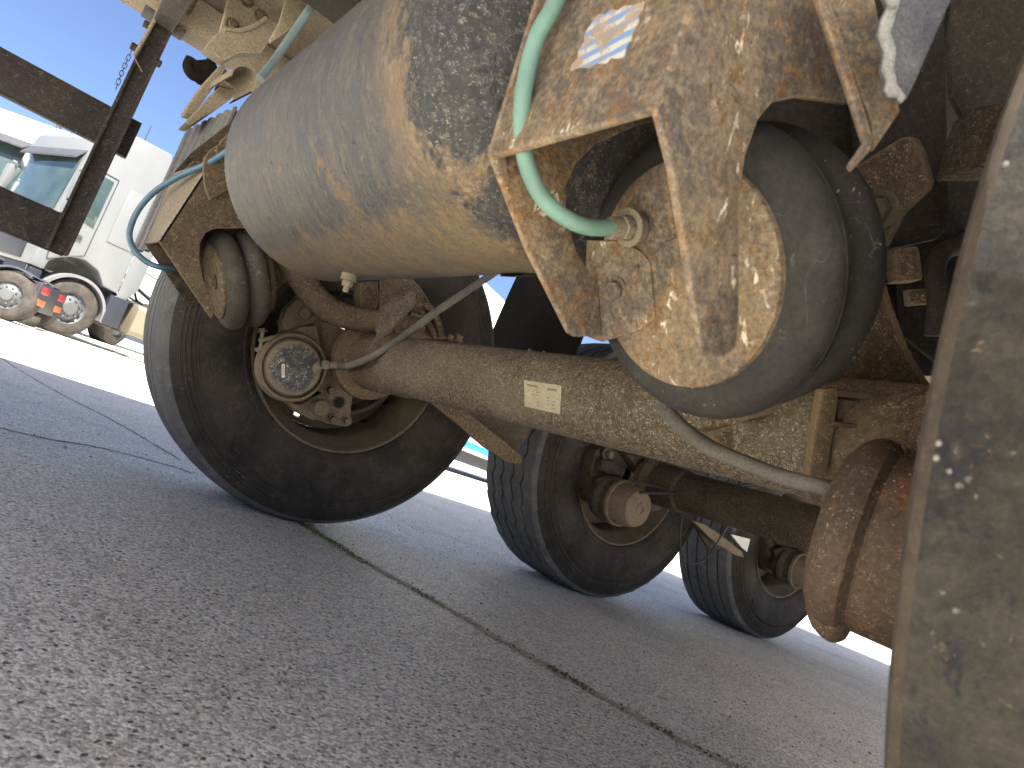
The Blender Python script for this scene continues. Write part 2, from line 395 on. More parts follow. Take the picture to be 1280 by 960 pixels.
M['moss'] = grime('moss', (.10, .125, .03), (.17, .185, .06), None, .6, None, scale=6, rough=.95, bstr=.8)
M['hose_green'] = plain('green_hose', (.105, .185, .15), .65, 0, .35, .2, 30)
M['hose_blue'] = plain('blue_hose', (.062, .125, .18), .45, 0, .5, .15, 30)
M['hose_pale'] = plain('blue_grey_pipe', (.14, .19, .20), .5, 0, .5, .15, 30)
M['hose_grey'] = grime('grey_hose', (.10, .095, .085), (.17, .155, .13), None, .6, None, scale=3, rough=.75, bstr=.2)
M['cable'] = plain('black_cable', (.015, .015, .015), .6)
M['fitting'] = grime('dusty_brass', (.15, .122, .088), (.22, .18, .13), (.3, .18, .08), .6, None, scale=4, rough=.7, bstr=.3)
M['paper'] = grime('weathered_label', (.52, .47, .34), (.44, .38, .26), (.33, .19, .09), .60, None, scale=3, rough=.8, bstr=.15)
M['ink'] = plain('faded_ink', (.16, .14, .11), .9)
M['white_label'] = plain('small_white_label', (.6, .58, .52), .7)
M['silver'] = grime('scuffed_slate_paint', (.060, .062, .072), (.105, .105, .11), (.24, .24, .23), .60, None, scale=3, rough=.6, bstr=.8)
M['rim'] = grime('dusty_rim', (.095, .076, .053), (.155, .123, .086), (.13, .075, .04), .62, None, scale=1.5, rough=.8, bstr=.4)
M['pale_edge'] = grime('chipped_pale_edge', (.20, .195, .18), (.34, .33, .31), (.10, .095, .09), .52, None, scale=7, rough=.7, bstr=.9)
def sticker():
    s = N('torn_blue_sticker'); X, Y, Z = s.xyz()
    st = s.math('SINE', s.math('MULTIPLY', s.math('ADD', Z, s.math('MULTIPLY', Y, .12)), 620.0))
    n = s.noise(55, 8, .7, .6)
    c = s.mix(s.step(s.math('ADD', st, s.math('MULTIPLY', s.math('SUBTRACT', n, .5), 3.0)), -.2, .25), (.11, .20, .36), (.37, .355, .32))
    edge = s.noise(34, 10, .78, .5)
    c = s.mix(s.step(edge, .47, .54), c, s.mix(s.step(n, .4, .6), (.22, .165, .115), (.27, .205, .145)))
    return s.done(c, .7, 0, n, .4, .002, .3)
M['sticker'] = sticker()
# background vehicles
M['white_paint'] = plain('white_paint', (.62, .62, .62), .35, 0, .5, .04, 3)
M['grey_paint'] = plain('pale_grey_paint', (.105, .110, .113), .35, 0, .5, .04, 3)
M['mid_grey'] = plain('grey_trim', (.10, .10, .105), .5, 0, .4, .06, 4)
M['navy'] = plain('navy_frame_paint', (.009, .011, .017), .5, 0, .4, .2, 6)
M['dark'] = plain('dark_chassis', (.03, .032, .038), .7, 0, .3, .3, 12)
M['tank_cream'] = plain('cream_tank_paint', (.12, .105, .075), .4, .2, .5, .08, 3)
M['alu'] = plain('dull_aluminium', (.060, .062, .065), .6, .3, .5, .1, 12)
M['red_lens'] = plain('red_lens', (.26, .012, .015), .25, 0, .5, .2, 20)
M['orange_lens'] = plain('orange_stripe_board', (.38, .075, .008), .4, 0, .5, .3, 20)
M['yellow'] = plain('yellow_paint', (.75, .55, .03), .4)
M['blue_paint'] = plain('bright_blue_paint', (.010, .11, .34), .4)
M['grey_stripe'] = plain('grey_stripe_paint', (.30, .26, .26), .5)
def glass_mat():
    s = N('tinted_glass'); n = s.noise(2.2, 3, .5)
    c = s.mix(s.step(n, .35, .65), (.020, .034, .033), (.035, .052, .050))
    return s.done(c, .08, 0, None, 0, 0, .8)
M['glass'] = glass_mat()

# ------------------------------------------------------------------ the yard
bm = B()
xs = [-260, -40, -8, -3, 0, 3, 8, 40, 260]; ys = [-260, -40, -8, -3, 0, 3, 8, 40, 260]
gv = [[bm.verts.new((x, y, 0)) for x in xs] for y in ys]
for i in range(8):
    for j in range(8): bm.faces.new((gv[i][j], gv[i][j+1], gv[i+1][j+1], gv[i+1][j]))
ground = tag(build('ground', bm, M['asphalt'], smooth=False), kind='structure')

def strip(bm, pts, w, z, jag=.4, n=14, rnd=random.Random(3)):
    path = smooth_path([(p[0], p[1], 0) for p in pts], n); L = []
    for i, p in enumerate(path):
        t = (path[min(i+1, len(path)-1)]-path[max(i-1, 0)]).normalized(); s = Vector((-t.y, t.x, 0))
        a, b = w*(.5+rnd.uniform(-jag, jag)*.5), w*(.5+rnd.uniform(-jag, jag)*.5)
        L.append((bm.verts.new(p+s*a+Vector((0, 0, .0012))), bm.verts.new(p+s*rnd.uniform(-.2, .2)*w+Vector((0, 0, z*rnd.uniform(.6, 1.2)))), bm.verts.new(p-s*b+Vector((0, 0, .0012)))))
    for p, q in zip(L[:-1], L[1:]):
        bm.faces.new((p[0], q[0], q[1], p[1])); bm.faces.new((p[1], q[1], q[2], p[2]))
    return path
JP = [PZ(0)(*p)[:2] for p in [(378, 655), (405, 672), (455, 702), (520, 738), (575, 770), (625, 800), (680, 830), (735, 862), (800, 897), (860, 930), (930, 962), (1010, 1005)]]
bm = B(); jpath = strip(bm, JP, .030, .0016, 1.2, 40)
tag(build('pavement_joint', bm, M['joint']), kind='structure')
bm = B()
for pts, w in (([(-20, 528), (0, 535), (60, 549), (110, 557), (150, 566), (215, 583), (240, 592)], .011), ([(-10, 440), (20, 460), (75, 492), (130, 520), (180, 548), (225, 575)], .009)):
    strip(bm, [PZ(0)(*p)[:2] for p in pts], w, .002, .9, 30)
tag(build('pavement_crack', bm, M['tar']), kind='structure')
bm = B(); rnd = random.Random(5)
for lo, hi, cnt in ((0, .12, 300), (.12, .20, 110), (.27, .32, 40), (.56, .64, 110), (.75, .80, 30), (0, 1, 90)):
    for k in range(cnt):
        p = jpath[int((lo+(hi-lo)*rnd.random())*(len(jpath)-1))]
        c = p+Vector((rnd.gauss(0, .010), rnd.gauss(0, .010), .0015)); r = rnd.uniform(.0008, .0028)
        t = B(); bmesh.ops.create_icosphere(t, subdivisions=1, radius=r)
        for v in t.verts: v.co = Vector((v.co.x*rnd.uniform(.7, 1.3), v.co.y*rnd.uniform(.7, 1.3), v.co.z*rnd.uniform(.6, 1.6)))+c
        merge(bm, t)
tag(build('moss', bm, M['moss']), 'low green moss growing in the pavement joint', kind='stuff')
bm = B(); rnd = random.Random(11)
for k in range(900):                                            # loose grit on the asphalt near us
    x = rnd.uniform(-1.2, 1.6); y = rnd.uniform(-1.6, .9); r = abs(rnd.gauss(0, .0016))+.0008
    t = B(); bmesh.ops.create_icosphere(t, subdivisions=1, radius=r)
    for v in t.verts: v.co = Vector((v.co.x*rnd.uniform(.6, 1.4), v.co.y*rnd.uniform(.6, 1.4), v.co.z*rnd.uniform(.5, 1.)))+Vector((x, y, r*.4))
    merge(bm, t)
tag(build('grit', bm, M['joint']), 'loose stone grit on the asphalt', kind='stuff')

# ------------------------------------------------------------------ the trailer
YC = -.855                                            # its centre line
TR = empty('semi_trailer', (0, YC, 0))
tag(TR, 'dirty rusted trailer seen from underneath, with three axles, air tank and bellows', 'trailer')
SP = 1.322                                            # axle spacing
AZ = .517                                             # axle height
def P(name, bm, m, parent=TR, **kw): return build(name, bm, M[m], parent, **kw)

# body above: floor, side rails, cross members, main beams
bm = B(); bx(bm, -1.75, 4.1, -2.145, .43, 1.335, 1.42); P('floor', bm, 'khaki')
bm = B(); bx(bm, -1.75, 4.1, -2.145, .43, 1.43, 4.0, .01); P('body_side', bm, 'grey_plastic')
for y0, y1 in ((.335, .445), (-2.155, -2.045)):
    bm = B(); bx(bm, -1.75, 4.1, y0, y1, 1.235, 1.33); P('side_rail', bm, 'khaki')
for k, x in enumerate((-1.7, -1.2, -.36, .4, 1.1, 1.8, 2.5, 3.2)):
    bm = B(); bx(bm, x-.03, x+.03, -2.04, .33, 1.255, 1.334); P('cross_member', bm, 'khaki')
for y in (YC-.48, YC+.48):
    bm = B(); bx(bm, -1.75, 4.0, y-.006, y+.006, 1.20, 1.325); bx(bm, -1.75, 4.0, y-.07, y+.07, 1.18, 1.199); P('main_beam', bm, 'black_steel')

# wheels
def tyre_bm(kind):
    """tyre round (0,0,0), axle along +Y, inner side at y=0"""
    W_ = .385; rs = .0
    side = [(.298, .045), (.305, .028), (.318, .018), (.322, .0165), (.325, .0185), (.36, .006), (.395, .0), (.43, .002), (.4385, .0038), (.440, .0022), (.4415, .0045), (.447, .0058), (.4485, .004), (.450, .0067), (.4565, .0085), (.4585, .0055), (.4625, .0055), (.4645, .0105), (.470, .0115), (.4725, .0090), (.4755, .0138), (.4815, .0158), (.483, .0135), (.4845, .0172), (.492, .021), (.506, .031)]
    if kind == 'plainnear':
        side = side[:-2]+[(.490, .0165), (.505, .019), (.5165, .0225), (.5215, .0265), (.5238, .0325)]; g0 = .03; gro = [(.215, .010, .010)]
    elif kind == 'smooth':
        side += [(.5135, .040), (.5195, .0495), (.5235, .060)]; g0 = .060
        gro = [(.075, .0022, .004), (.092, .0022, .004), (.109, .0022, .004), (.128, .0022, .004), (.160, .010, .010), (.215, .010, .010), (.262, .0022, .004), (.285, .0022, .004), (.31, .0022, .004)]
    else:
        side += [(.512, .036), (.519, .041), (.5235, .047)]; g0 = .047
        gro = [(.098, .009, .013), (.158, .009, .013), (.222, .009, .013), (.284, .009, .013)]
    tread = []
    for c, w, d in gro:
        top = .530-(.0055*((c-.1925)/.14)**2)
        tread += [(top, c-w/2-.0005, 0), (top-d, c-w/2+.0012, 0), (top-d, c+w/2-.0012, 0), (top, c+w/2+.0005, 0)]
    prof = [(r, h, 0) for r, h in side]+tread+[(r, W_-h, 0) for r, h in reversed(side)]
    n = 256; bm = B(); rings = []
    zig = kind == 'wavy'
    nm = len(side)
    for i in range(n):
        a = 2*math.pi*i/n; ring = []
        off = 0.0
        if zig: off = .0085*math.sin(a*36+.6*math.sin(a*36))
        for k, (r, h, _) in enumerate(prof):
            o = off if nm <= k < len(prof)-nm else (off*.5 if k in (nm-1, len(prof)-nm) else 0)
            rr = r
            ring.append(bm.verts.new((rr*math.cos(a), h+o, rr*math.sin(a))))
        rings.append(ring)
    for i in range(n):
        p, q = rings[i], rings[(i+1) % n]
        for k in range(len(prof)-1):
            f = bm.faces.new((p[k], p[k+1], q[k+1], q[k]))
            f.material_index = 1 if (nm-5 if kind == 'plainnear' else nm-4) <= k < len(prof)-nm+1 else 0
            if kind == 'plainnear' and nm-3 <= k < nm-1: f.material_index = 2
    # raised marks moulded into the inner sidewall
    def polar(r, a, y): return Vector((r*math.cos(a), y, r*math.sin(a)))
    def mark(r0, r1, a0, a1, y0, y1, h=.0028):
        t = B(); n_ = max(1, int(abs(a1-a0)/.06))
        for k in range(n_):
            b0, b1 = a0+(a1-a0)*k/n_, a0+(a1-a0)*(k+1)/n_
            q = [polar(r0, b0, y0), polar(r1, b0, y1), polar(r1, b1, y1), polar(r0, b1, y0)]
            vs = [t.verts.new(v+Vector((0, .004, 0))) for v in q]+[t.verts.new(v-Vector((0, h, 0))) for v in q]
            for f in ((4, 5, 6, 7), (0, 1, 5, 4), (1, 2, 6, 5), (2, 3, 7, 6), (3, 0, 4, 7)): t.faces.new([vs[i] for i in f])
        merge(bm, t)
    rnd = random.Random(2)
    for c0 in (3.75, 5.55, 1.2):                     # worn-off big letters: bare strokes only
        for k in range(5):
            a = c0+k*.115
            mark(.345, .425, a, a+.022, .0115, .0015)
            if k % 2 == 0: mark(.345, .357, a, a+.075, .0115, .0085)
            else: mark(.413, .425, a, a+.075, .001, .0015)
    for c0, c1, r in ((4.1, 5.3, .437), (.3, .9, .44), (2.0, 2.6, .44)):
        a = c0
        while a < c1:
            w = rnd.uniform(.006, .02); mark(r, r+.009, a, a+w, .003, .0045, .001); a += w+rnd.uniform(.006, .02)
    for k in range(12):
        a = k*2*math.pi/12+.25; mark(.470, .497, a, a+.006, .0115, .0245, .001)
    for v in bm.verts:
        if v.co.z < -.40:
            k = min(1, (-v.co.z-.40)/.10); d = v.co.y-.1925
            if v.co.x*v.co.x+v.co.z*v.co.z < .52**2 and abs(d) > .12: v.co.y += math.copysign(.007*k*(1-min(1, abs(v.co.x)/.26)), d)
        if v.co.z < -.5245: v.co.z = -.5245
    return bm
def rim_bm():
    bm = B()
    prof = [(.286, .062), (.2985, .046), (.303, .034), (.3005, .027), (.2935, .029), (.288, .040), (.283, .060), (.262, .085), (.258, .13), (.2545, .16), (.2525, .205)]
    lathe(bm, prof, (0, 0, 0), (0, 1, 0), 96)
    prof = [(.286, .323), (.2985, .339), (.303, .351), (.3005, .358), (.2935, .356), (.283, .325), (.262, .30), (.2525, .205)]
    lathe(bm, prof, (0, 0, 0), (0, 1, 0), 96)
    # disc with hand holes
    rr = [.2525, .238, .205, .165, .10]; hh = [.205, .215, .232, .245, .245]; n = 80; V = []
    for r, h in zip(rr, hh): V.append([bm.verts.new((r*math.cos(2*math.pi*i/n), h, r*math.sin(2*math.pi*i/n))) for i in range(n)])
    for k in range(4):
        for i in range(n):
            if k == 1 and i in (17, 18, 19, 58): continue
            bm.faces.new((V[k][i], V[k][(i+1) % n], V[k+1][(i+1) % n], V[k+1][i]))
    bmesh.ops.remove_doubles(bm, verts=bm.verts, dist=.0004)
    return bm
def drum_bm():
    bm = B(); lathe(bm, [(.10, .245), (.10, .19), (.16, .16), (.19, .14), (.192, .075), (.186, .068), (.178, .07), (.17, .12), (.09, .125)], (0, 0, 0), (0, 1, 0), 64); return bm
tyres = {}
def tyre_obj(kind, parent):
    if kind not in tyres:
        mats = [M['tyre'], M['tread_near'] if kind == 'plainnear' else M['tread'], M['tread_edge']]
        tyres[kind] = build('tyre', tyre_bm(kind), mats, parent, loc=(0, 0, 0), angle=28); return tyres[kind]
    return dup(tyres[kind], parent, (0, 0, 0))
rim0 = drum0 = None
def wheel(x, y, z, kind, flip=False, label=None):
    global rim0, drum0
    w = empty('wheel', (x, y-YC, z), TR)
    if flip: w.rotation_euler = (0, 0, math.pi)
    if label: w['label'] = label
    tyre_obj(kind, w)
    if rim0 is None:
        rim0 = build('rim', rim_bm(), M['rim'], w, loc=(0, 0, 0)); drum0 = build('brake_drum', drum_bm(), M['cast_dark'], w, loc=(0, 0, 0), angle=25)
    else:
        dup(rim0, w, (0, 0, 0)); dup(drum0, w, (0, 0, 0))
    return w
wheel(-.005, 0, .5275, 'smooth', label='first far wheel, tyre with a smooth worn shoulder')
wheel(SP, 0, .5255, 'wavy', label='second far wheel, tyre with wavy tread grooves')
wheel(2*SP, 0, .5255, 'straight', label='third far wheel, tyre with straight tread grooves')
NY = -1.736
wheel(.01, NY, .53, 'plainnear', True, 'nearest wheel, dusty scabbed tread at the right edge')

# axles
for k in range(3):
    x = k*SP-.01
    ax = empty('axle', (x, 0, AZ if k == 0 else .515), TR)
    def A(name, bm, m, **kw): return build(name, bm, M[m], ax, **kw)
    c = np.array((x, 0, origin_of(ax)[2]))
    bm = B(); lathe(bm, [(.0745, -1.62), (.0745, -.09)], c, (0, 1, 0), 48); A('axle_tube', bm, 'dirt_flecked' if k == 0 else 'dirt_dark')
    for s0, s1 in ((-.10, -.24), (-1.61, -1.47)):
        bm = B(); lathe(bm, [(.074, s1-.02), (.081, s1-.012), (.083, s1), (.0835, s0-.03), (.10, s0-.02), (.112, s0-.012), (.114, s0+.012), (.108, s0+.02), (.074, s0+.02)], c, (0, 1, 0), 48)
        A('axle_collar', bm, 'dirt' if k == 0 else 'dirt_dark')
AXR = .0745

# axle type plate and its printed lines
ca = CYL(-.01, AZ, AXR+.0012)
def patch(bm, px4, place, nu=8, nv=6, off=0.0):
    (a, b, c, d) = [np.array(p, float) for p in px4]; V = []
    for j in range(nv+1):
        v = j/nv; row = []
        for i in range(nu+1):
            u = i/nu; p = (a*(1-u)+b*u)*(1-v)+(d*(1-u)+c*u)*v; row.append(bm.verts.new(Vector(place(*p))))
        V.append(row)
    for j in range(nv):
        for i in range(nu): bm.faces.new((V[j][i], V[j][i+1], V[j+1][i+1], V[j+1][i]))
    return bm
bm = patch(B(), [(655, 475), (702, 482), (700, 518), (656, 508)], ca)
tp = P('type_plate', bm, 'paper', label='cream maker\'s plate riveted to the first axle')
ca2 = CYL(-.01, AZ, AXR+.0018); bm = B(); rnd = random.Random(4)
def lp(u, v): return tuple((np.array((655, 475.))*(1-u)+np.array((702, 482.))*u)*(1-v)+(np.array((656, 508.))*(1-u)+np.array((700, 518.))*u)*v)
def ln(u0, u1, v0, v1): patch(bm, [lp(u0, v0), lp(u1, v0), lp(u1, v1), lp(u0, v1)], ca2, 2, 1)
ln(.07, .36, .13, .20); ln(.62, .88, .16, .23)
for v in (.36, .48, .6, .72, .84):
    for u in (.08, .2, .34, .62, .76):
        if rnd.random() < .7: ln(u, u+rnd.uniform(.04, .11), v, v+.025)
build('print', bm, M['ink'], tp)
bm = B()
for p in ((663, 438.5), (681, 441)): box(bm, PL((-.03, 0, 0), (1, 0, 0))(*p), (.008, .008, .006))
P('weld_tab', bm, 'fitting')

# ------------------------------------------------------------------ air tank
TC = np.array((-.499, 0, TANK_Z)); TRD = .17
tank = empty('air_tank', (0, 0, 0), TR); tank['label'] = 'large weathered air tank, black paint one end, dust and mud the other'
bm = B(); y0, y1 = -1.45, -.738
prof = [(0, y0-.0), (.09, y0+.006), (.135, y0+.022), (.16, y0+.045), (.1695, y0+.07)]
prof += [(.17, y0+.072+(y1-y0-.11)*i/40) for i in range(41)]
prof += [(.1695, y1-.032), (.163, y1-.016), (.15, y1-.004), (.142, y1+.004), (.138, y1-.012), (.10, y1+.012), (.05, y1+.022), (0, y1+.025)]
lathe(bm, prof, (TC[0], 0, TC[2]), (0, 1, 0), 160)
build('shell', bm, M['tank'], tank)
ct = CYL(TC[0], TC[2], TRD)
d0 = Vector(ct(437, 343)); dn = Vector((d0.x-TC[0], 0, d0.z-TC[2])).normalized()
bm = B(); cyl(bm, d0-dn*.012, d0+dn*.008, .0115, 20); bolt(bm, d0+dn*.007, dn, .008, .011); cyl(bm, d0+dn*.017, d0+dn*.027, .0042, 10)
build('drain_valve', bm, M['fitting'], tank, label='pale drain valve under the air tank')
bm = B()
for y in (-.86, -1.30):                                # hanger straps from the beams over the tank
    lathe(bm, [(.1735, y-.02), (.1735, y+.02), (.1705, y+.02), (.1705, y-.02)], (TC[0], 0, TC[2]), (0, 1, 0), 24, (R(20), R(160)), close=True, up=(1, 0, 0))
build('strap', bm, M['black_steel'], tank)

# ------------------------------------------------------------------ lift bellows and their brackets
AX = Vector((.866, 0, .5)); AN = np.array((.866, 0, .5))
def bellows(c, far):
    e = empty('air_bellows', (c[0], c[1]-YC, c[2]), TR)
    e['label'] = 'small dusty far bellows with two convolutions' if far else 'large near bellows, black rubber with two convolutions'
    m = M['bellows_far'] if far else M['bellows']
    def conv(h0, h1, r0, rb):
        n = 24; hc, ha, rc = (h0+h1)/2, (h1-h0)/2, rb-(h1-h0)*.62
        return [(max(r0, rc+ (rb-rc)*math.sin(math.pi*i/n)) if 0 < i < n else r0, hc-ha*math.cos(math.pi*i/n)) for i in range(n+1)]
    bm = B()
    prof = [(.080, .002)]+conv(.003, .053, .086, .1210)+conv(.0555, .104, .088, .1195)+[(.08, .108)]
    lathe(bm, prof, c, AX, 72); build('rubber', bm, m, e, angle=20)
    bm = B()
    for hh_ in (.0275,): lathe(bm, [(.118, hh_-.0016), (.1212, hh_-.0007), (.1212, hh_+.0007), (.118, hh_+.0016)], c, AX, 96)
    build('mould_ridge', bm, m, e)
    bm = B(); lathe(bm, [(.0945, .0500), (.1, .0525), (.1, .0565), (.0945, .059)], c, AX, 48, close=True); build('girdle_ring', bm, M['bellows'], e)
    dm = M['dirt'] if far else M['rust']
    bm = B(); lathe(bm, [(0, -.004), (.084, -.004), (.0895, -.0015), (.0905, .003), (.087, .008), (.06, .009), (0, .012)], c, AX, 64); build('end_plate', bm, dm, e)
    bm = B(); lathe(bm, [(0, .121), (.085, .121), (.0875, .116), (.086, .108), (.05, .106)], c, AX, 48); build('end_plate', bm, M['dirt_dark'], e)
    return e
cN = PY(-1.533)(850, 345); cF = PY(-.127)(268, 352)
bN = bellows(cN, False); bF = bellows(cF, True)
# near bracket: a folded channel whose two flanges end in tines over the bellows' end plate
t_ = .006
YO, YI = -1.618, -1.448
po, pi_ = PY(YO), PY(YI)
br = empty('bellows_bracket', (cN[0], cN[1]-YC, cN[2]), TR); br['label'] = 'rusty near bellows bracket with a torn blue sticker'
Pa, Pb = Vector(pi_(612, 190)), Vector(po(820, 135)); Pa.x = Pb.x; Pa.z = Pb.z
Pt = Vector((Pa.x-.012, 0, 1.0))
bm = B(); prism(bm, [Pa, Pb, Vector((Pt.x, YO, Pt.z)), Vector((Pt.x, YI, Pt.z))], (t_, 0, 0), .002)
build('web', bm, M['rust'], br)
bm = B(); plate(bm, [(822, 136), (840, 205), (858, 310), (872, 400), (878, 441), (890, 447), (905, 446), (920, 436), (924, 410), (925, 330), (924, 250), (932, 195), (948, 150), (966, 128), (1000, 121), (1062, 130), (1090, 40), (1100, -60), (1000, -330), (960, -330), (868, 15)], po, (0, t_, 0), .002)
build('outer_flange', bm, M['rust'], br)
bm = B(); plate(bm, [(613, 191), (660, 312), (712, 416), (720, 421), (752, 420), (748, 360), (720, 312), (708, 268), (708, 232), (720, 205), (745, 180), (790, 160), (860, 140), (900, 100), (760, -140), (690, -60)], pi_, (0, t_, 0), .002)
build('inner_flange', bm, M['rust'], br)
dp = PL(np.array(cN)-AN*.0065, AN)
bm = B(); plate(bm, [(733, 300), (776, 302), (800, 314), (812, 328), (818, 398), (800, 412), (752, 428), (730, 420)], dp, AN*.004, .0012)
plate(bm, [(818, 318), (830, 304), (858, 292), (905, 300), (915, 400), (880, 430), (846, 440), (822, 402)], dp, AN*.003, .0012)
build('clamp_plate', bm, M['rust'], br)
bm = B(); bolt(bm, dp(772, 362), -AX, .0075, .008); build('bolt', bm, M['rust'], br)
sp = PL((Pa.x-.0012, 0, Pa.z), (Pa.x-Pt.x, 0, 0) if False else (1.0, 0, (Pa.x-Pt.x)/(Pt.z-Pa.z)))
bm = B(); plate(bm, [(742, 24), (748, 18), (757, 17), (764, 11), (772, 13), (781, 6), (790, 7), (806, 1), (804, 10), (798, 19), (799, 28), (792, 38), (788, 50), (783, 58), (780, 71), (771, 73), (763, 72), (757, 79), (746, 79), (736, 85), (724, 84), (712, 89), (715, 80), (722, 72), (722, 64), (730, 52), (731, 42)], sp, (.0008, 0, 0), 0)
build('sticker', bm, M['sticker'], br, label='torn blue and white sticker')
# rear end of the near channel: the flange folded back, with its lit cut edge
bm = B(); plate(bm, [(1020, -12), (1048, -12), (1092, -12), (1112, 90), (1126, 138), (1092, 188), (1088, 150), (1062, 80), (1036, 10)], PD(.43), np.array((.7, .7, 0))*.006, .002)
plate(bm, [(1016, -14), (1034, -14), (1064, 82), (1092, 170), (1090, 186), (1066, 212), (1060, 204), (1080, 176), (1052, 90)], PD(.425), np.array((.7, .7, 0))*.006, .002)
build('rear_flange', bm, M['rust'], br)
bm = B(); plate(bm, [(1104, -14), (1112, 4), (1103, 22), (1099, 40), (1107, 62), (1104, 84), (1110, 98), (1107, 110), (1113, 119), (1124, 120), (1129, 127), (1135, 122), (1144, 104), (1168, 48), (1196, -14)], PD(.40), np.array((.55, .8, 0))*.006, .0015)
te = P('torn_edge_plate', bm, 'silver', label='slate grey plate with a torn whitish edge')
bm = B(); plate(bm, [(1104, -14), (1112, 4), (1103, 22), (1099, 40), (1107, 62), (1104, 84), (1110, 98), (1107, 110), (1113, 119), (1124, 120), (1129, 127), (1134, 121), (1122, 104), (1119, 84), (1121, 60), (1114, 40), (1120, 22), (1130, -14)], PD(.397), np.array((.55, .8, 0))*.003, .001)
build('torn_edge', bm, M['pale_edge'], te)
# green hose on the near bellows
f0 = Vector(dp(797, 284)); 
bm = B(); cyl(bm, f0+AX*.002, f0-AX*.010, .0125, 20); bolt(bm, f0-AX*.009, -AX, .0105, .010)
hd = (Vector(PD(.545)(740, 286))-f0).normalized()
cyl(bm, f0-AX*.012-hd*.006, f0-AX*.012+hd*.018, .009, 18); build('hose_fitting', bm, M['fitting'], bN)
bm = B(); tube(bm, [PD(.50)(720, -70), PD(.50)(696, 0), PD(.50)(672, 45), PD(.50)(657, 100), PD(.505)(652, 155), PD(.51)(660, 210), PD(.52)(684, 254), PD(.53)(728, 282), f0-AX*.012+hd*.004], .0066, 16, 10)
P('air_hose', bm, 'hose_green', label='green air hose curling to the near bellows')
# far bracket
YI2, YO2 = -.212, -.035
pf, pg = PY(YI2), PY(YO2)
bf = empty('bellows_bracket', (cF[0], cF[1]-YC, cF[2]), TR); bf['label'] = 'straw-flecked brown far bellows bracket'
bm = B(); plate(bm, [(198, 301), (255, 386), (264, 398), (270, 388), (262, 372), (253, 345), (249, 322), (250, 304), (257, 291), (268, 286), (304, 285), (330, 290), (350, 250), (330, 120), (276, 176), (264, 200)], pf, (0, .008, 0), .002)
build('inner_flange', bm, M['dirt'], bf)
bm = B(); plate(bm, [(181, 304), (235, 382), (251, 381), (258, 300), (330, 290), (330, 120), (240, 190), (217, 216)], pg, (0, .008, 0), .002)
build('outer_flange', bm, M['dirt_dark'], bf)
q = [Vector(pf(198, 301)), Vector(pg(181, 304)), Vector(pg(217, 216)), Vector(pf(264, 200))]
bm = B(); prism(bm, q, (.008, 0, .0), .002); build('web', bm, M['khaki'], bf)  # paler khaki puts the skylight on this face into the brown bracket's colour
bm = B(); plate(bm, [(254, 210), (256, 196), (264, 186), (274, 180), (290, 186), (290, 235), (262, 250), (256, 232)], PY(-.235), (0, .012, 0), .002)
plate(bm, [(226, 228), (230, 212), (240, 202), (252, 202), (254, 214), (240, 232)], PY(-.03), (0, -.012, 0), .002)
build('lug', bm, M['dirt'], bf)
bm = B(); plate(bm, [(322, 330), (336, 322), (374, 342), (362, 352), (338, 358), (330, 356)], PY(-.13), (0, .02, 0), .002)
build('arm_end', bm, M['dirt'], bf)
cb = PL(np.array(cF)-AN*.006, AN)
bm = B(); bolt(bm, cb(268, 352), -AX, .012, .01); build('bolt', bm, M['dirt'], bf)
# blue hose looping out over the far bracket
hp = [(300, 178, 1.50), (262, 203, 1.52), (225, 220, 1.55), (193, 240, 1.58), (172, 264, 1.6), (162, 290, 1.6), (166, 309, 1.6), (180, 325, 1.6), (200, 334, 1.61), (224, 336, 1.66)]
bm = B(); tube(bm, [PD(d)(x, y) for x, y, d in hp], .0068, 14, 8); P('air_hose', bm, 'hose_blue', label='blue air hose looping past the far bracket')

# ------------------------------------------------------------------ brake gear at the first far wheel
YB = -.115
def chamber(name, c, label=None, long=False, m='cast', lugang=130):
    """c = centre of the face that looks towards -Y"""
    e = empty(name, (c[0], c[1]-YC, c[2]), TR)
    if label: e['label'] = label
    bm = B(); lathe(bm, [(0, .0), (.06, .0015), (.072, .006), (.0775, .016), (.080, .030), (.088, .034)], c, (0, 1, 0), 56); build('cover', bm, M['chamber_paint'], e)
    bm = B(); lathe(bm, [(.083, .010), (.090, .012), (.0945, .022), (.0955, .034), (.0925, .046), (.086, .048), (.086, .012)], c, (0, 1, 0), 64); build('clamp_band', bm, M[m], e)
    bm = B(); lathe(bm, [(.086, .040), (.083, .060), (.076, .085), (.060, .098), (.03, .102), (.022, .14), (0, .14)], c, (0, 1, 0), 48); build('body', bm, M[m], e)
    return e
s = N('scuffed_black_chamber'); mid = s.noise(30, 7, .65); big = s.noise(9, 5, .6)
rad = s.new('ShaderNodeVectorMath', operation='LENGTH'); s.put(rad.inputs[0], s.co)
fl = s.fibres(120, .03, .47)
c_ = s.mix(s.step(big, .4, .6), (.028, .033, .037), (.05, .055, .056)); c_ = s.mix(fl, c_, (.42, .38, .29))
c_ = s.mix(s.step(s.math('ADD', rad.outputs['Value'], s.math('MULTIPLY', s.math('SUBTRACT', mid, .5), .05)), .055, .068), c_, (.16, .125, .085))
c_ = s.mix(s.step(mid, .62, .7), c_, (.18, .13, .08))
M['chamber_paint'] = s.done(c_, .6, 0, s.math('ADD', mid, fl), .3, .002, .4)
cc = PY(YB)(369, 460); ch1 = chamber('brake_chamber', cc, 'brake chamber at the first far wheel, scuffed dark cover')
pc = PY(YB-.0035)
bm = patch(B(), [(352, 455), (356, 455), (356, 472), (352, 472)], pc, 1, 1); lab = build('label', bm, M['white_label'], ch1)
bm = B()
for v in (458, 461, 464, 467): patch(bm, [(353, v), (355.4, v), (355.4, v+1.2), (353, v+1.2)], PY(YB-.0042), 1, 1)
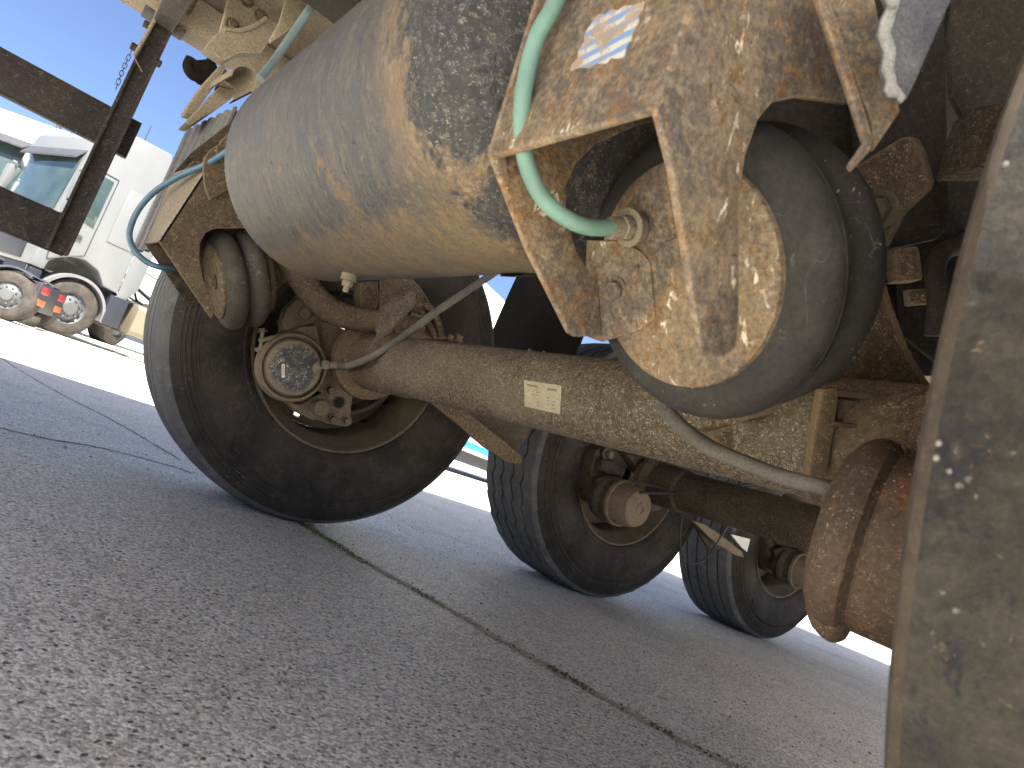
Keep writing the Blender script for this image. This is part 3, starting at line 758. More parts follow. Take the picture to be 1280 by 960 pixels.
P('label_print', bm, 'ink', parent=ch1)
f1 = Vector(PY(YB-.004)(402, 456)); f2 = Vector(PY(YB-.02)(424, 457))
bm = B(); cyl(bm, Vector(PY(YB+.015)(392, 460)), f1, .016, 16, r1=.012); cyl(bm, f1, f1.lerp(f2, .45), .013, 6); cyl(bm, f1.lerp(f2, .4), f2, .0095, 14); build('hose_fitting', bm, M['fitting'], ch1)
lg = Vector(PY(YB+.03)(333, 430))
bm = B()
for dz in (-.013, .013): box(bm, lg+Vector((-.004, 0, dz)), (.040, .022, .010), (Vector((.8, 0, .6)), Vector((0, 1, 0)), Vector((-.6, 0, .8))))
cyl(bm, lg+Vector((-.006, -.002, -.03)), lg+Vector((-.024, -.002, .034)), .005, 10); bolt(bm, lg+Vector((-.022, -.002, .026)), (-.5, 0, .85), .009, .009)
build('clamp_bolt', bm, M['fitting'], ch1)
bm = B(); tube(bm, [f1, (f2), PY(-.24)(440, 456), PY(-.31)(470, 443), PY(-.35)(505, 420), PY(-.37)(545, 390), PY(-.39)(585, 363), PY(-.41)(625, 336), PY(-.44)(680, 296)], .0098, 14, 8)
P('air_hose', bm, 'hose_grey', label='grey air hose from the far brake chamber up behind the tank')

bc = empty('brake_carrier', (-.1, 0-YC, .5), TR)
bm = B(); plate(bm, [(350, 420), (352, 398), (360, 382), (372, 369), (386, 371), (398, 388), (404, 402), (432, 412), (446, 430), (447, 470), (440, 500), (438, 528), (430, 533), (410, 530), (385, 520), (362, 507), (352, 480)], PY(-.012), (0, .024, 0), .004)
build('carrier_plate', bm, M['cast'], bc)
bm = B(); plate(bm, [(352, 404), (358, 386), (370, 374), (384, 374), (394, 388), (398, 402), (380, 408), (356, 414)], PY(-.05), (0, .045, 0), .008)
plate(bm, [(378, 408), (396, 407), (403, 440), (402, 456), (372, 452), (352, 420)], PY(-.075), (0, .07, 0), .006)
plate(bm, [(356, 500), (376, 506), (392, 496), (404, 490), (404, 505), (412, 512), (392, 527), (372, 516)], PY(-.06), (0, .05, 0), .008)
build('caliper', bm, M['cast'], bc)
for (x, y, d, r, L) in ((404, 511, -.10, .0225, .07), (383, 391, -.068, .017, .02)):
    p = Vector(PY(d)(x, y)); bm = B(); cyl(bm, p, p+Vector((0, L, 0)), r, 24, .004); build('guide_pin', bm, M['cast'], bc)
bm = B()
for (x, y, r) in ((415, 524, .010), (433, 526, .011), (413, 488, .0125)):
    bolt(bm, Vector(PY(-.012)(x, y)), (0, -1, 0), r, .016)
build('bolt', bm, M['cast'], bc)
p = Vector(PY(-.0135)(424, 503)); bm = B(); lathe(bm, [(0, 0), (.0155, 0), (.0175, -.003), (.019, 0)], p, (0, -1, 0), 20)
build('hole', bm, M['grit_gap'], bc)

# curved arm, U-bolt and spring seat on the first axle
bm = B(); tube(bm, [PY(-.17)(360, 318), PY(-.17)(378, 350), PY(-.175)(398, 376), PY(-.18)(424, 393), PY(-.185)(455, 400), PY(-.19)(492, 401)], [.034, .034, .034, .033, .031, .029], 20, 8)
P('anti_roll_arm', bm, 'dirt', label='thick bent brown arm running to the first axle')
seat = empty('axle_seat', (-.02, -.2-YC, .6), TR)
bm = B(); plate(bm, [(452, 348), (472, 348), (474, 372), (470, 392), (452, 390), (450, 372)], PY(-.11), (0, .05, 0), .004)
plate(bm, [(474, 346), (492, 340), (520, 352), (518, 380), (494, 398), (474, 392)], PY(-.10), (0, .04, 0), .006)
build('bracket', bm, M['dirt'], seat)
def rod(a, b, r, m, n, nut=True):
    a, b = Vector(a), Vector(b); t = B(); cyl(t, a, b, r, 16)
    if nut: bolt(t, a.lerp(b, .06), a-b, r*1.55, r*1.6)
    build(n, t, M[m], seat)
rod(PY(-.20)(517, 363), PY(-.245)(466, 440), .0155, 'dirt_flecked', 'u_bolt')
bm = B(); tube(bm, [PY(-.18)(512, 372), PY(-.19)(498, 384), PY(-.20)(486, 396), PY(-.215)(480, 408), PY(-.22)(478, 420)], [.024, .032, .032, .026, .016], 18, 6); build('clamp', bm, M['dirt_flecked'], seat)
bm = B(); plate(bm, [(516, 372), (528, 372), (540, 378), (548, 396), (556, 416), (560, 424), (544, 424), (510, 424), (492, 418), (500, 396)], PY(-.15), (0, .09, 0), .01); build('spring_seat', bm, M['dirt'], seat)
bm = B(); tube(bm, [PY(-.155)(518, 378), PY(-.16)(534, 382), PY(-.165)(545, 398), PY(-.17)(552, 420)], [.012, .012, .011, .012], 14, 6)
tube(bm, [PY(-.155)(512, 392), PY(-.16)(530, 398), PY(-.165)(540, 412), PY(-.17)(544, 424)], [.009, .010, .009, .009], 12, 6); build('rib', bm, M['dirt'], seat)
bm = B(); bolt(bm, Vector(PY(-.20)(572, 426)), (-.1, -.3, 1), .011, .02); bolt(bm, Vector(PY(-.20)(562, 424)), (-.1, -.3, 1), .009, .014); build('bolt', bm, M['dirt'], seat)
bm = B(); tube(bm, [PY(-.215)(468, 440), PY(-.225)(478, 462), PY(-.235)(486, 480), PY(-.24)(498, 490), PY(-.245)(520, 494)], [.010, .011, .012, .013, .010], 14, 6); build('weld_seam', bm, M['dirt'], seat)
# bracket plate below the first axle
lo = empty('damper_bracket', (.1, -.2-YC, .42), TR)
bm = B(); plate(bm, [(534, 499), (556, 503), (574, 508), (604, 531), (634, 554), (652, 571), (653, 578), (646, 580), (632, 576), (606, 559), (574, 531), (552, 514)], PY(-.22), (0, .02, .0), .003); build('bar', bm, M['dirt'], lo)
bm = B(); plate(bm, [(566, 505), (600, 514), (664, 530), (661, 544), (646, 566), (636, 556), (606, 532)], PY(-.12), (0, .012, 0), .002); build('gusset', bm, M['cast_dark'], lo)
for k, (pp, yy) in enumerate((([(866, 651), (880, 655), (900, 668), (928, 690), (930, 697), (920, 694), (896, 680)], -.22), ([(864, 650), (878, 654), (900, 668), (916, 690), (885, 684)], -.16))):
    bm = B(); plate(bm, pp, PY(yy), (0, .015, 0), .002); P('damper_bracket', bm, 'cast' if k == 0 else 'cast_dark')
bm = B(); plate(bm, [(914, 668), (938, 674), (934, 690), (927, 684)], PY(-.05), (0, .01, 0), .002); P('damper_bracket', bm, 'white_label')

# second and third far wheels: long brake chambers
def long_chamber(c, label, L=.20):
    e = empty('brake_chamber', (c[0], c[1]-YC, c[2]), TR); e['label'] = label
    bm = B(); lathe(bm, [(0, .004), (.014, .004), (.016, 0), (.022, .0), (.024, .003), (.05, .006), (.066, .012), (.073, .028), (.079, .09)], c, (0, 1, 0), 48); build('spring_can', bm, M['cast'], e)
    bm = B(); lathe(bm, [(.080, .086), (.087, .089), (.088, .102), (.084, .106), (.078, .106), (.078, .086)], c, (0, 1, 0), 48); build('clamp_band', bm, M['cast'], e)
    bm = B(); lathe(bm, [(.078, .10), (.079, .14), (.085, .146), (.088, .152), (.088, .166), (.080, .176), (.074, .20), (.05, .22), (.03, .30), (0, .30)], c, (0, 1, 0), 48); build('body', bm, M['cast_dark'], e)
    return e
c2 = PY(-.245)(801, 637); lc = long_chamber(c2, 'long spring brake chamber at the second far wheel')
c3 = np.array((c2[0]+SP, c2[1]-.02, c2[2])); lc3 = long_chamber(c3, 'spring brake chamber at the third far wheel')
for dx in (SP, 2*SP):
    e = empty('brake_caliper', (dx, -YC, .55), TR)
    o = np.array((dx-SP, 0, 0))
    def PYo(v): f = PY(v); return lambda x, y: f(x, y)+o
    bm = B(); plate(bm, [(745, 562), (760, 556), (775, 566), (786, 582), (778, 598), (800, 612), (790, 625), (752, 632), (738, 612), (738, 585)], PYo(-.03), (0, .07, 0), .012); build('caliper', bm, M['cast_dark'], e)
    bm = B(); tube(bm, [PYo(-.05)(748, 580), PYo(-.06)(762, 584), PYo(-.06)(776, 590)], [.022, .03, .02], 14, 6)
    tube(bm, [PYo(-.05)(744, 605), PYo(-.07)(760, 604), PYo(-.06)(782, 612)], [.02, .032, .022], 14, 6); build('caliper_rib', bm, M['cast_dark'], e)
    bm = B(); bolt(bm, Vector(PYo(-.045)(758, 567)), (0, -1, 0), .016, .03); build('bolt', bm, M['cast'], e)
    bm = B(); plate(bm, [(782, 566), (812, 572), (838, 588), (850, 606), (830, 612), (806, 598)], PYo(-.07), (0, .06, 0), .01); build('arm', bm, M['cast_dark'], e)
# thin cables on the second axle
bm = B(); tube(bm, [PY(-.2)(790, 602), PY(-.24)(840, 611), PY(-.28)(885, 612), PY(-.32)(930, 606), PY(-.35)(960, 604)], .005, 8, 8); tube(bm, [PY(-.24)(800, 616), PY(-.27)(850, 616), PY(-.32)(905, 613), PY(-.36)(950, 607)], .005, 8, 8)
P('cable', bm, 'cable')
bm = B(); tube(bm, [PY(-.3)(852, 648), PY(-.31)(850, 672), PY(-.31)(853, 694), PY(-.31)(864, 704), PY(-.31)(880, 700), PY(-.31)(893, 684), PY(-.32)(905, 664), PY(-.33)(920, 642)], .0035, 8, 8)
P('cable', bm, 'cable', label='thin black cable hanging in a loop under the second axle')

# ------------------------------------------------------------------ near end of the first axle
nb = PD(.67)(1054, 661)
ne = empty('brake_chamber', (nb[0], nb[1]-YC, nb[2]), TR); ne['label'] = 'near brake chamber with a rolled clamp band and drain hole'
na = Vector((.30, -.95, -.05)).normalized()
bm = B(); lathe(bm, [(0, -.016), (.046, -.015), (.075, -.011), (.088, -.003), (.0945, .006), (.097, .015), (.095, .024), (.087, .030), (.083, .034)], nb, na, 72, up=(0, 0, 1)); build('clamp_band', bm, M['dirt_rusty'] if 'dirt_rusty' in M else M['dirt'], ne)
bm = B(); lathe(bm, [(.083, .026), (.0890, .034), (.0895, .115), (.082, .128), (.07, .14), (.05, .16), (0, .16)], nb, na, 64, up=(0, 0, 1)); build('body', bm, M['dirt_rusty'], ne)
hx, hy_, _a = frame(na, (0, 0, 1))
def on_can(px, r):                                       # where the sight line meets the can of radius r
    d = Vector(ray(*px)); o = Vector(CP)-Vector(nb); d1 = d-na*d.dot(na); o1 = o-na*o.dot(na)
    A_, B_, C_ = d1.dot(d1), o1.dot(d1), o1.dot(o1)-r*r
    return Vector(CP)+d*((-B_-math.sqrt(max(B_*B_-A_*C_, 0)))/A_)
p = on_can((1069, 644), .0900); rn_ = (p-Vector(nb)); rn_ = (rn_-na*rn_.dot(na)).normalized()
bm = B(); lathe(bm, [(0, .0004), (.0034, .0004), (.0042, 0)], p, rn_, 14)
build('drain_hole', bm, M['grit_gap'], ne)
bm = B(); tube(bm, [PD(.665)(1034, 738), PD(.645)(1034, 760), PD(.64)(1040, 780), PD(.642)(1044, 794)], [.014, .019, .018, .011], 16, 6)
tube(bm, [PD(.65)(1016, 762), PD(.645)(1034, 762), PD(.64)(1060, 757)], [.009, .013, .011], 14, 6); build('clamp_bolt', bm, M['dirt_rusty'], ne)
# seat and trailing arm round the near axle end
sn = empty('trailing_arm', (-.05, -1.5-YC, .6), TR)
bm = B(); plate(bm, [(948, 522), (985, 512), (1026, 486), (1010, 600), (960, 590), (900, 560), (880, 540)], PD(.88), _w*.05, .006)
build('arm_flank', bm, M['dirt'], sn)
bm = B(); plate(bm, [(985, 330), (1085, 290), (1104, 330), (1122, 390), (1142, 440), (1165, 478), (1180, 500), (1100, 497), (1030, 488), (985, 515), (930, 530)], PD(.84), _w*.06, .012)
build('arm_web', bm, M['dirt'], sn)
bm = B(); plate(bm, [(1028, 486), (1050, 484), (1044, 530), (1034, 592), (1010, 600), (1018, 540)], PD(.76), _w*.02, .003); build('gusset', bm, M['dirt'], sn)
bm = B(); plate(bm, [(1046, 486), (1160, 498), (1160, 506), (1046, 495)], PD(.75), _w*.05, .002); plate(bm, [(1046, 498), (1160, 508), (1160, 536), (1046, 524)], PD(.765), _w*.05, .003); plate(bm, [(1043, 527), (1160, 540), (1160, 547), (1042, 533)], PD(.75), _w*.05, .002); build('seat_beam', bm, M['dirt_dark'], sn)
bm = B(); plate(bm, [(1038, 536), (1160, 549), (1160, 620), (1028, 606)], PD(.79), _w*.04, .004); build('seat_side', bm, M['dirt'], sn)
bm = B(); tube(bm, [PD(.70)(826, 505), PD(.72)(850, 532), PD(.73)(885, 558), PD(.73)(930, 578), PD(.72)(975, 595), PD(.70)(1016, 606), PD(.70)(1044, 612), PD(.72)(1080, 618)], .0085, 14, 8)
P('air_hose', bm, 'hose_grey', label='grey air hose hanging under the near bellows')
# bolted end plate of the arm behind the near bellows
bm = B(); plate(bm, [(1052, 218), (1096, 190), (1128, 170), (1142, 172), (1150, 186), (1162, 226), (1158, 238), (1126, 268), (1104, 310), (1070, 312)], PD(.64), np.array(AX)*.012, .003)
ep = P('bellows_foot', bm, 'dirt', label='brown bolted plate behind the near bellows'); bm = B(); bolt(bm, PD(.638)(1101, 262), -AX, .012, .014); build('bolt', bm, M['fitting'], ep)
# dark hanger, box and frame in the upper right, plus an added light-blocking panel
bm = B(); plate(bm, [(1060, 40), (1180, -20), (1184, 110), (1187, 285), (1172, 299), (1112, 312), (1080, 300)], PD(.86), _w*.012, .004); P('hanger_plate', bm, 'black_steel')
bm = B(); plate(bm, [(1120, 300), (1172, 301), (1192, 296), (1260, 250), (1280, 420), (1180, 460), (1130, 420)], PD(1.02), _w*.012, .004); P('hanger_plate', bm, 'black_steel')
bm = B(); plate(bm, [(1186, -30), (1300, -30), (1300, 128), (1228, 132), (1212, 160), (1190, 120)], PD(1.0), _w*.012, .004); P('frame_backing_panel', bm, 'black_steel')
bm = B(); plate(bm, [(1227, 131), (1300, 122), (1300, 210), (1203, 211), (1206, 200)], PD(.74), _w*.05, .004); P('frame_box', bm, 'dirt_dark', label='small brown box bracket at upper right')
bm = B(); plate(bm, [(930, 110), (1130, 100), (1130, 330), (1060, 330), (930, 200)], PD(.95), _w*.012, .004); P('frame_backing_panel', bm, 'black_steel')
bm = B(); plate(bm, [(1084, 190), (1300, 190), (1300, 470), (1140, 470), (1088, 400)], PD(1.07), _w*.012, .004); P('frame_backing_panel', bm, 'black_steel')  # dark sheet added behind the arm to block bright ground through the gaps
bm = B(); tube(bm, [PD(.74)(1168, 420), PD(.74)(1172, 375), PD(.75)(1168, 340), PD(.76)(1176, 318), PD(.78)(1196, 308), PD(.8)(1230, 312)], .0105, 12, 6); P('cable', bm, 'black_steel')
bm = B(); plate(bm, [(1134, 362), (1164, 360), (1164, 380), (1136, 382)], PD(.80), _w*.01, .002); bolt(bm, PD(.798)(1153, 371), -Vector(_w), .005, .006); P('bracket', bm, 'dirt')
bm = B(); plate(bm, [(1118, 310), (1150, 306), (1156, 350), (1120, 352)], PD(.83), _w*.03, .006); P('bracket', bm, 'dirt')

# ------------------------------------------------------------------ far side: mudguards, flap, frame brackets
bm = B()                                               # ribbed upright mudguard in front of the first far wheel
PO = (Vector((-.606, .40, 0)), Vector((-.566, -.02, 0))); n = 30
rows = []
for z in (.585, .70, .82, .985):
    row = []
    for side in (0, 1):
        for i in range(n+1):
            u = i/n; p = PO[0].lerp(PO[1], u); k = (u*6.5) % 1.0
            b = -.007 if .18 < k < .82 else .004
            row.append(p+Vector((b+(.006 if side else 0), 0, z)))
    rows.append([bm.verts.new(v) for v in row])
for a, b in zip(rows[:-1], rows[1:]):
    for s_ in (0, n+1):
        for i in range(n): bm.faces.new((a[s_+i], a[s_+i+1], b[s_+i+1], b[s_+i]))
    bm.faces.new((a[0], b[0], b[n+1], a[n+1])); bm.faces.new((a[n], b[n], b[2*n+1], a[2*n+1]))
P('mudguard', bm, 'grey_plastic', label='ribbed grey mudguard in front of the first far wheel', angle=20)
bm = B(); n = 14; rows = []                            # dark flap between the first and second far wheels
for i in range(n+1):
    z = .76+.46*i/n; x = .700+.03*(i/n)**2
    rows.append([bm.verts.new((x, y, z)) for y in (.455, .30, .1, -.10)]+[bm.verts.new((x+.008, y, z)) for y in (-.10, .1, .30, .455)])
for a, b in zip(rows[:-1], rows[1:]):
    for i in range(8): bm.faces.new((a[i], a[(i+1) % 8], b[(i+1) % 8], b[i]))
bm.faces.new(rows[0]); bm.faces.new(rows[-1][::-1])
P('mud_flap', bm, 'black_plastic', label='black mud flap between the first and second far wheels')
mg = empty('mudguard_bracket', (-.6, .15-YC, 1.05), TR)
bm = B(); plate(bm, [(279, 77), (283, 85), (271, 104), (242, 143), (234, 141), (231, 138), (254, 104)], PY(.16), (0, .07, .0), .004); build('upper_plate', bm, M['khaki'], mg)
bm = B(); plate(bm, [(274, 108), (301, 113), (270, 136), (238, 157), (230, 154)], PY(.15), (0, .09, 0), .004); build('lower_plate', bm, M['khaki'], mg)
bm = B(); plate(bm, [(283, 85), (290, 98), (300, 113), (272, 108)], PY(.17), (0, .05, 0), .004); build('web', bm, M['khaki'], mg)
bm = B(); a = Vector(PY(-.06)(306, 99)); b = a+Vector((-.01, .20, .012))
lathe(bm, [(.030, 0), (.034, 0), (.034, (b-a).length), (.030, (b-a).length)], a, b-a, 28, (R(-20), R(215)), up=(0, 0, 1), close=True); build('clamp', bm, M['khaki'], mg)
bm = B(); tube(bm, [PY(.3)(240, 74), PY(.3)(236, 84), PY(.3)(243, 94), PY(.3)(258, 95), PY(.3)(264, 84), PY(.3)(256, 76)], .017, 12, 6); tube(bm, [PY(.3)(242, 86), PY(.3)(262, 84)], .022, 12, 3)
tube(bm, [PY(.3)(252, 92), PY(.3)(246, 100), PY(.3)(252, 104), PY(.29)(262, 100)], .006, 8, 6); P('rubber_stop', bm, 'black_plastic')
gs = empty('frame_gusset', (-.6, .1-YC, 1.15), TR)
bm = B(); plate(bm, [(256, 60), (265, 47), (275, 39), (282, 36), (300, 38), (316, 33), (332, 23), (347, 33), (338, 50), (326, 67), (300, 66), (280, 76)], PY(.04), (0, .05, .0), .004); build('lower_plate', bm, M['khaki'], gs)
bm = B(); plate(bm, [(275, 39), (290, -20), (372, -20), (349, 32), (332, 23), (316, 33), (300, 39), (283, 37)], PY(.12), (0, .02, 0), .003); build('upper_plate', bm, M['khaki'], gs)
bm = B(); tube(bm, [PY(.036)(281, 36), PY(.036)(300, 38), PY(.036)(317, 33), PY(.036)(333, 23)], .006, 8, 6); build('lip', bm, M['khaki'], gs)
bm = B(); plate(bm, [(338, 54), (337, 49), (349, 28), (361, -12), (398, -14), (392, 8), (376, 26)], PY(-.08), (0, .012, 0), .003); build('corner_plate', bm, M['khaki'], gs)
bm = B(); bolt(bm, PY(.12)(290, 31), (0, -1, 0), .012, .016); bolt(bm, PY(.12)(326, 20), (0, -1, 0), .012, .016); bolt(bm, PY(.12)(309, 1), (0, -1, 0), .012, .016); build('bolt', bm, M['dirt'], gs)
bm = B(); tube(bm, [PY(-.25)(410, -20), PY(-.25)(392, 4), PY(-.26)(366, 42), PY(-.27)(345, 72), PY(-.3)(325, 98)], .009, 12, 6); P('air_pipe', bm, 'hose_pale', label='blue-grey air pipe along the top of the tank')

# side underrun guard
sg = empty('side_guard', (-.8, .42-YC, .5), TR); sg['label'] = 'dark scraped side guard with one post and two rails'
bm = B(); bx(bm, -.800, -.792, .385, .45, .500, 1.262); bx(bm, -.800, -.745, .442, .45, .500, 1.262); bx(bm, -.753, -.745, .385, .45, .500, 1.262); bx(bm, -.797, -.748, .405, .412, .503, 1.262, 0); build('post', bm, M['guard'], sg)
for z0, z1, xe in ((.842, .945, -.715), (.503, .603, -.755)):
    bm = B(); bx(bm, -2.6, xe, .452, .458, z0, z1); bx(bm, -2.6, xe, .452, .482, z1, z1+.006); bx(bm, -2.6, xe, .452, .482, z0-.006, z0); bx(bm, -2.6, xe, .449, .4525, z1-.028, z1-.018, .001); build('rail', bm, M['guard'], sg)
bm = B()
for (x, y) in ((196, 78), (166, 58), (182, 30)): cyl(bm, Vector(PY(.39)(x, y))+Vector((-.006, 0, 0)), Vector(PY(.39)(x, y))+Vector((.012, 0, 0)), .011, 12)
build('pin', bm, M['guard'], sg)
bm = B(); bx(bm, -.83, -.715, .36, .455, 1.2335, 1.2545); bx(bm, -.80, -.745, -.3, .36, 1.205, 1.2545); build('head_plate', bm, M['guard'], sg)
chain = B(); pts = smooth_path([PY(.39)(x, y) for x, y in ((164, 64), (157, 80), (151, 94), (145, 111))], 3)
for i in range(len(pts)-1):
    a, b = pts[i], pts[i+1]; d = (b-a); m = (a+b)/2; s_ = Vector((d.z, 0, -d.x)).normalized()*.0042 if i % 2 else Vector((0, .0042, 0))
    tube(chain, [a-d*.15, a+s_, b+s_, b+d*.15], .0011, 6, 3); tube(chain, [a-d*.15, a-s_, b-s_, b+d*.15], .0011, 6, 3)
build('chain', chain, M['dirt_dark'], sg)
bm = B(); tube(bm, [PY(.34)(206, -16), PY(.345)(196, 18), PY(.35)(187, 36), PY(.36)(176, 56), PY(.37)(168, 70)], .005, 8, 5); build('wire', bm, M['khaki'], sg)
bm = B(); tube(bm, [PY(.3)(252, -14), PY(.33)(238, 12), PY(.36)(224, 32), PY(.37)(214, 40)], .0055, 8, 5); tube(bm, [PY(.37)(214, 30), PY(.37)(222, 36), PY(.37)(226, 28)], .012, 8, 4); build('wire', bm, M['dirt'], sg)
bm = B(); tube(bm, [PY(.385)(168, 72), PY(.385)(178, 90)], .0022, 6, 3); build('wire', bm, M['khaki'], sg)

# ------------------------------------------------------------------ parked vehicles beyond
def ring_wheel(e, x, y, r, w, s=1):
    """wheel of a parked lorry: outer face looks along s*Y"""
    wl = empty('wheel', (x, y, r), e)
    bm = B(); lathe(bm, [(r*.56, -w/2), (r*.8, -w/2-.01), (r*.95, -w/2+.02), (r, -w/2+.05), (r, w/2-.05), (r*.95, w/2-.02), (r*.8, w/2+.01), (r*.56, w/2)], (0, 0, 0), (0, 1, 0), 48); build('tyre', bm, M['tyre'], wl, loc=(0, 0, 0))
    bm = B(); o = w/2*s
    lathe(bm, [(r*.56, o), (r*.53, o-.03*s), (r*.47, o-.05*s), (r*.40, o-.02*s), (r*.25, o+.02*s), (r*.22, o+.05*s), (0, o+.06*s)], (0, 0, 0), (0, 1, 0), 40)
    for k in range(10):
        a = k*math.pi/5; c = Vector((r*.34*math.cos(a), o+.005*s, r*.34*math.sin(a))); cyl(bm, c, c+Vector((0, .025*s, 0)), .02, 8)
    build('rim', bm, M['alu'], wl, loc=(0, 0, 0))
    bm = B()
    for k in range(10):
        a = (k+.5)*math.pi/5; c = Vector((r*.45*math.cos(a), o-.036*s, r*.45*math.sin(a))); cyl(bm, c, c+Vector((0, .008*s, 0)), .03, 10)
    build('hand_hole', bm, M['dark'], wl, loc=(0, 0, 0))
def lorry(name, label, group, loc, yaw, sc, body, trim, tank=True, box_trailer=False, flat=False, axle_x=-3.75):
    """tractor unit, local +X forwards, front wheel contact at the origin, -Y side = right side"""
    e = tag(empty(name, loc), label, 'truck', group); e.rotation_euler = (0, 0, yaw); e.scale = (sc, sc, sc)
    def Q(n, bm, m, par=e, **kw): return build(n, bm, M[m] if isinstance(m, str) else m, par, loc=(0, 0, 0), **kw)
    fx = (lambda x: x*.70 if x < 0 else x if x < .62 else .62+(x-.62)*.30) if flat else (lambda x: x)      # a blunt short nose on some
    # cab: outline from the side, extruded over the width
    out = [(-.92, 1.05), (-.92, 3.55), (-.75, 3.86), (.15, 3.80), (.80, 3.42), (1.05, 3.05), (1.28, 2.0), (1.38, 1.2), (1.36, .95), (.62, .95), (.60, 1.12), (.42, 1.30), (.1, 1.38), (-.25, 1.30), (-.5, 1.08)]
    bm = B(); prism(bm, [(fx(x), -1.22, z) for x, z in out], (0, 2.44, 0), .05); cab = Q('cab', bm, body)
    bm = B(); prism(bm, [(fx(1.045)+.01, -1.10, 3.0), (fx(1.30)+.01, -1.10, 1.98), (fx(1.30)+.01, 1.10, 1.98), (fx(1.045)+.01, 1.10, 3.0)], (.012, 0, .003), .01); Q('windscreen', bm, 'glass')
    bm = B(); prism(bm, [(fx(1.02), -1.12, 3.10), (fx(1.25)+.05, -1.12, 2.92), (fx(1.25)+.05, 1.12, 2.92), (fx(1.02), 1.12, 3.10)], (0, 0, .04), .01); Q('sun_visor', bm, 'dark')
    bm = B(); bx(bm, fx(1.30), fx(1.42), -1.15, 1.15, .42, .94, .05); bx(bm, fx(1.36), fx(1.41)+.01, -.8, .8, 1.02, 1.55, .02); Q('bumper', bm, trim)
    for s in (-1, 1):
        y = 1.222*s
        bm = B(); prism(bm, [(fx(1.0), y, 2.05), (fx(.92), y, 2.85), (.20, y, 2.85), (.20, y, 1.95)], (0, .012*s, 0), .01); Q('side_window', bm, 'glass')
        bm = B()
        for a, b in (((.66, 1.15), (.14, 1.45)), ((.14, 1.45), (.14, 2.92)), ((.14, 2.92), (fx(.98), 2.92)), ((fx(.98), 2.92), (fx(1.10), 2.0)), ((fx(1.10), 2.0), (.66, 1.15))):
            tube(bm, [(a[0], y, a[1]), (b[0], y, b[1])], .010, 6, 1)
        Q('door_seam', bm, 'dark')
        bm = B(); bx(bm, .30, .48, min(y, y+.03*s), max(y, y+.03*s), 1.66, 1.74, .01); Q('door_handle', bm, 'dark')
        bm = B(); bx(bm, fx(-.74), fx(-.12), min(y, y+.012*s), max(y, y+.012*s), 1.85, 2.9, .01); Q('side_hatch', bm, body)
        bm = B()
        for k in range(14): bx(bm, fx(-.90), fx(-.77), min(y, y+.02*s), max(y, y+.02*s), 1.86+k*.078, 1.90+k*.078, .004)
        Q('side_vent', bm, 'dark')
        bm = B(); prism(bm, [(fx(-.92), y-.03*s, 1.0), (fx(-.92), y-.03*s, 3.5), (fx(-1.42), y-.10*s, 3.55), (fx(-1.42), y-.10*s, 1.25), (fx(-1.2), y-.06*s, 1.0)], (0, .03*s, 0), .01); Q('side_deflector', bm, body)
        bm = B(); box(bm, (fx(1.15), y+.20*s, 2.45), (.12, .22, .50), None, .03); box(bm, (fx(1.15), y+.20*s, 2.05), (.12, .22, .22), None, .03); tube(bm, [(fx(1.12), y, 2.75), (fx(1.15), y+.2*s, 2.78)], .02, 6, 2); Q('mirror', bm, body)
        bm = B(); lathe(bm, [(.55, -.0), (.60, -.0), (.60, .34), (.55, .34)], (0, y-.34 if s > 0 else y, .5), (0, 1, 0), 24, (R(-4), R(184)), close=True, up=(0, 0, 1)); Q('wheel_arch', bm, 'mid_grey')
        bm = B(); bx(bm, -.9, -.55, min(y, y-.4*s), max(y, y-.4*s), .45, 1.0, .02); bx(bm, .62, fx(1.30), min(y, y-.3*s), max(y, y-.3*s), .45, .93, .03); Q('step', bm, trim)
        ring_wheel(e, 0, 1.03*s, .5, .32, s); ring_wheel(e, axle_x, .93*s, .5, .55, s)
    if tank:
        bm = B(); s = -1
        prism(bm, [(-2.75, -1.18, .42), (-2.75, -1.24, .5), (-2.75, -1.24, .94), (-2.75, -1.18, 1.02), (-2.75, -.55, 1.02), (-2.75, -.55, .42)], (1.65, 0, 0), .03); Q('fuel_tank', bm, 'tank_cream')
        bm = B()
        for x in (-2.55, -1.95, -1.3): bx(bm, x-.03, x+.03, -1.252, -.54, .41, 1.03, .01)
        Q('tank_strap', bm, 'mid_grey')
        bm = B(); prism(bm, [(-2.75, 1.18, .42), (-2.75, 1.24, .5), (-2.75, 1.24, .94), (-2.75, 1.18, 1.02), (-2.75, .55, 1.02), (-2.75, .55, .42)], (1.65, 0, 0), .03); Q('fuel_tank', bm, 'tank_cream')
    bm = B(); bx(bm, -4.9, .6, -.45, -.35, .72, .98, .01); bx(bm, -4.9, .6, .35, .45, .72, .98, .01)
    for x in (-1.2, -2.6, -3.3, -4.2, -4.85): bx(bm, x-.06, x+.06, -.36, .36, .74, .96, .01)
    Q('chassis', bm, 'navy')
    bm = B(); lathe(bm, [(0, .0), (.45, .0), (.5, -.04), (.45, -.08), (0, -.08)], (-3.4, 0, 1.2), (0, 0, 1), 24); bx(bm, -3.8, -3.0, -.4, .4, 1.0, 1.12, .02); Q('coupling_plate', bm, 'dark')
    rnd = random.Random(9)
    for k in range(14):
        bm = B(); x = rnd.uniform(-2.9, -1.25); y = rnd.uniform(-.9, .9)
        if k % 2: tube(bm, [(-1.0, y, rnd.uniform(1.6, 2.4)), (-1.3, y+.1, rnd.uniform(1.2, 1.7)), (x, y*.5, 1.1)], .025, 8, 5); Q('hose', bm, 'cable')
        else: bx(bm, x, x+rnd.uniform(.15, .35), y, y+rnd.uniform(.15, .4), .98, rnd.uniform(1.1, 1.45), .03); Q('deck_unit', bm, rnd.choice(['alu', 'dark', 'mid_grey', 'navy']))
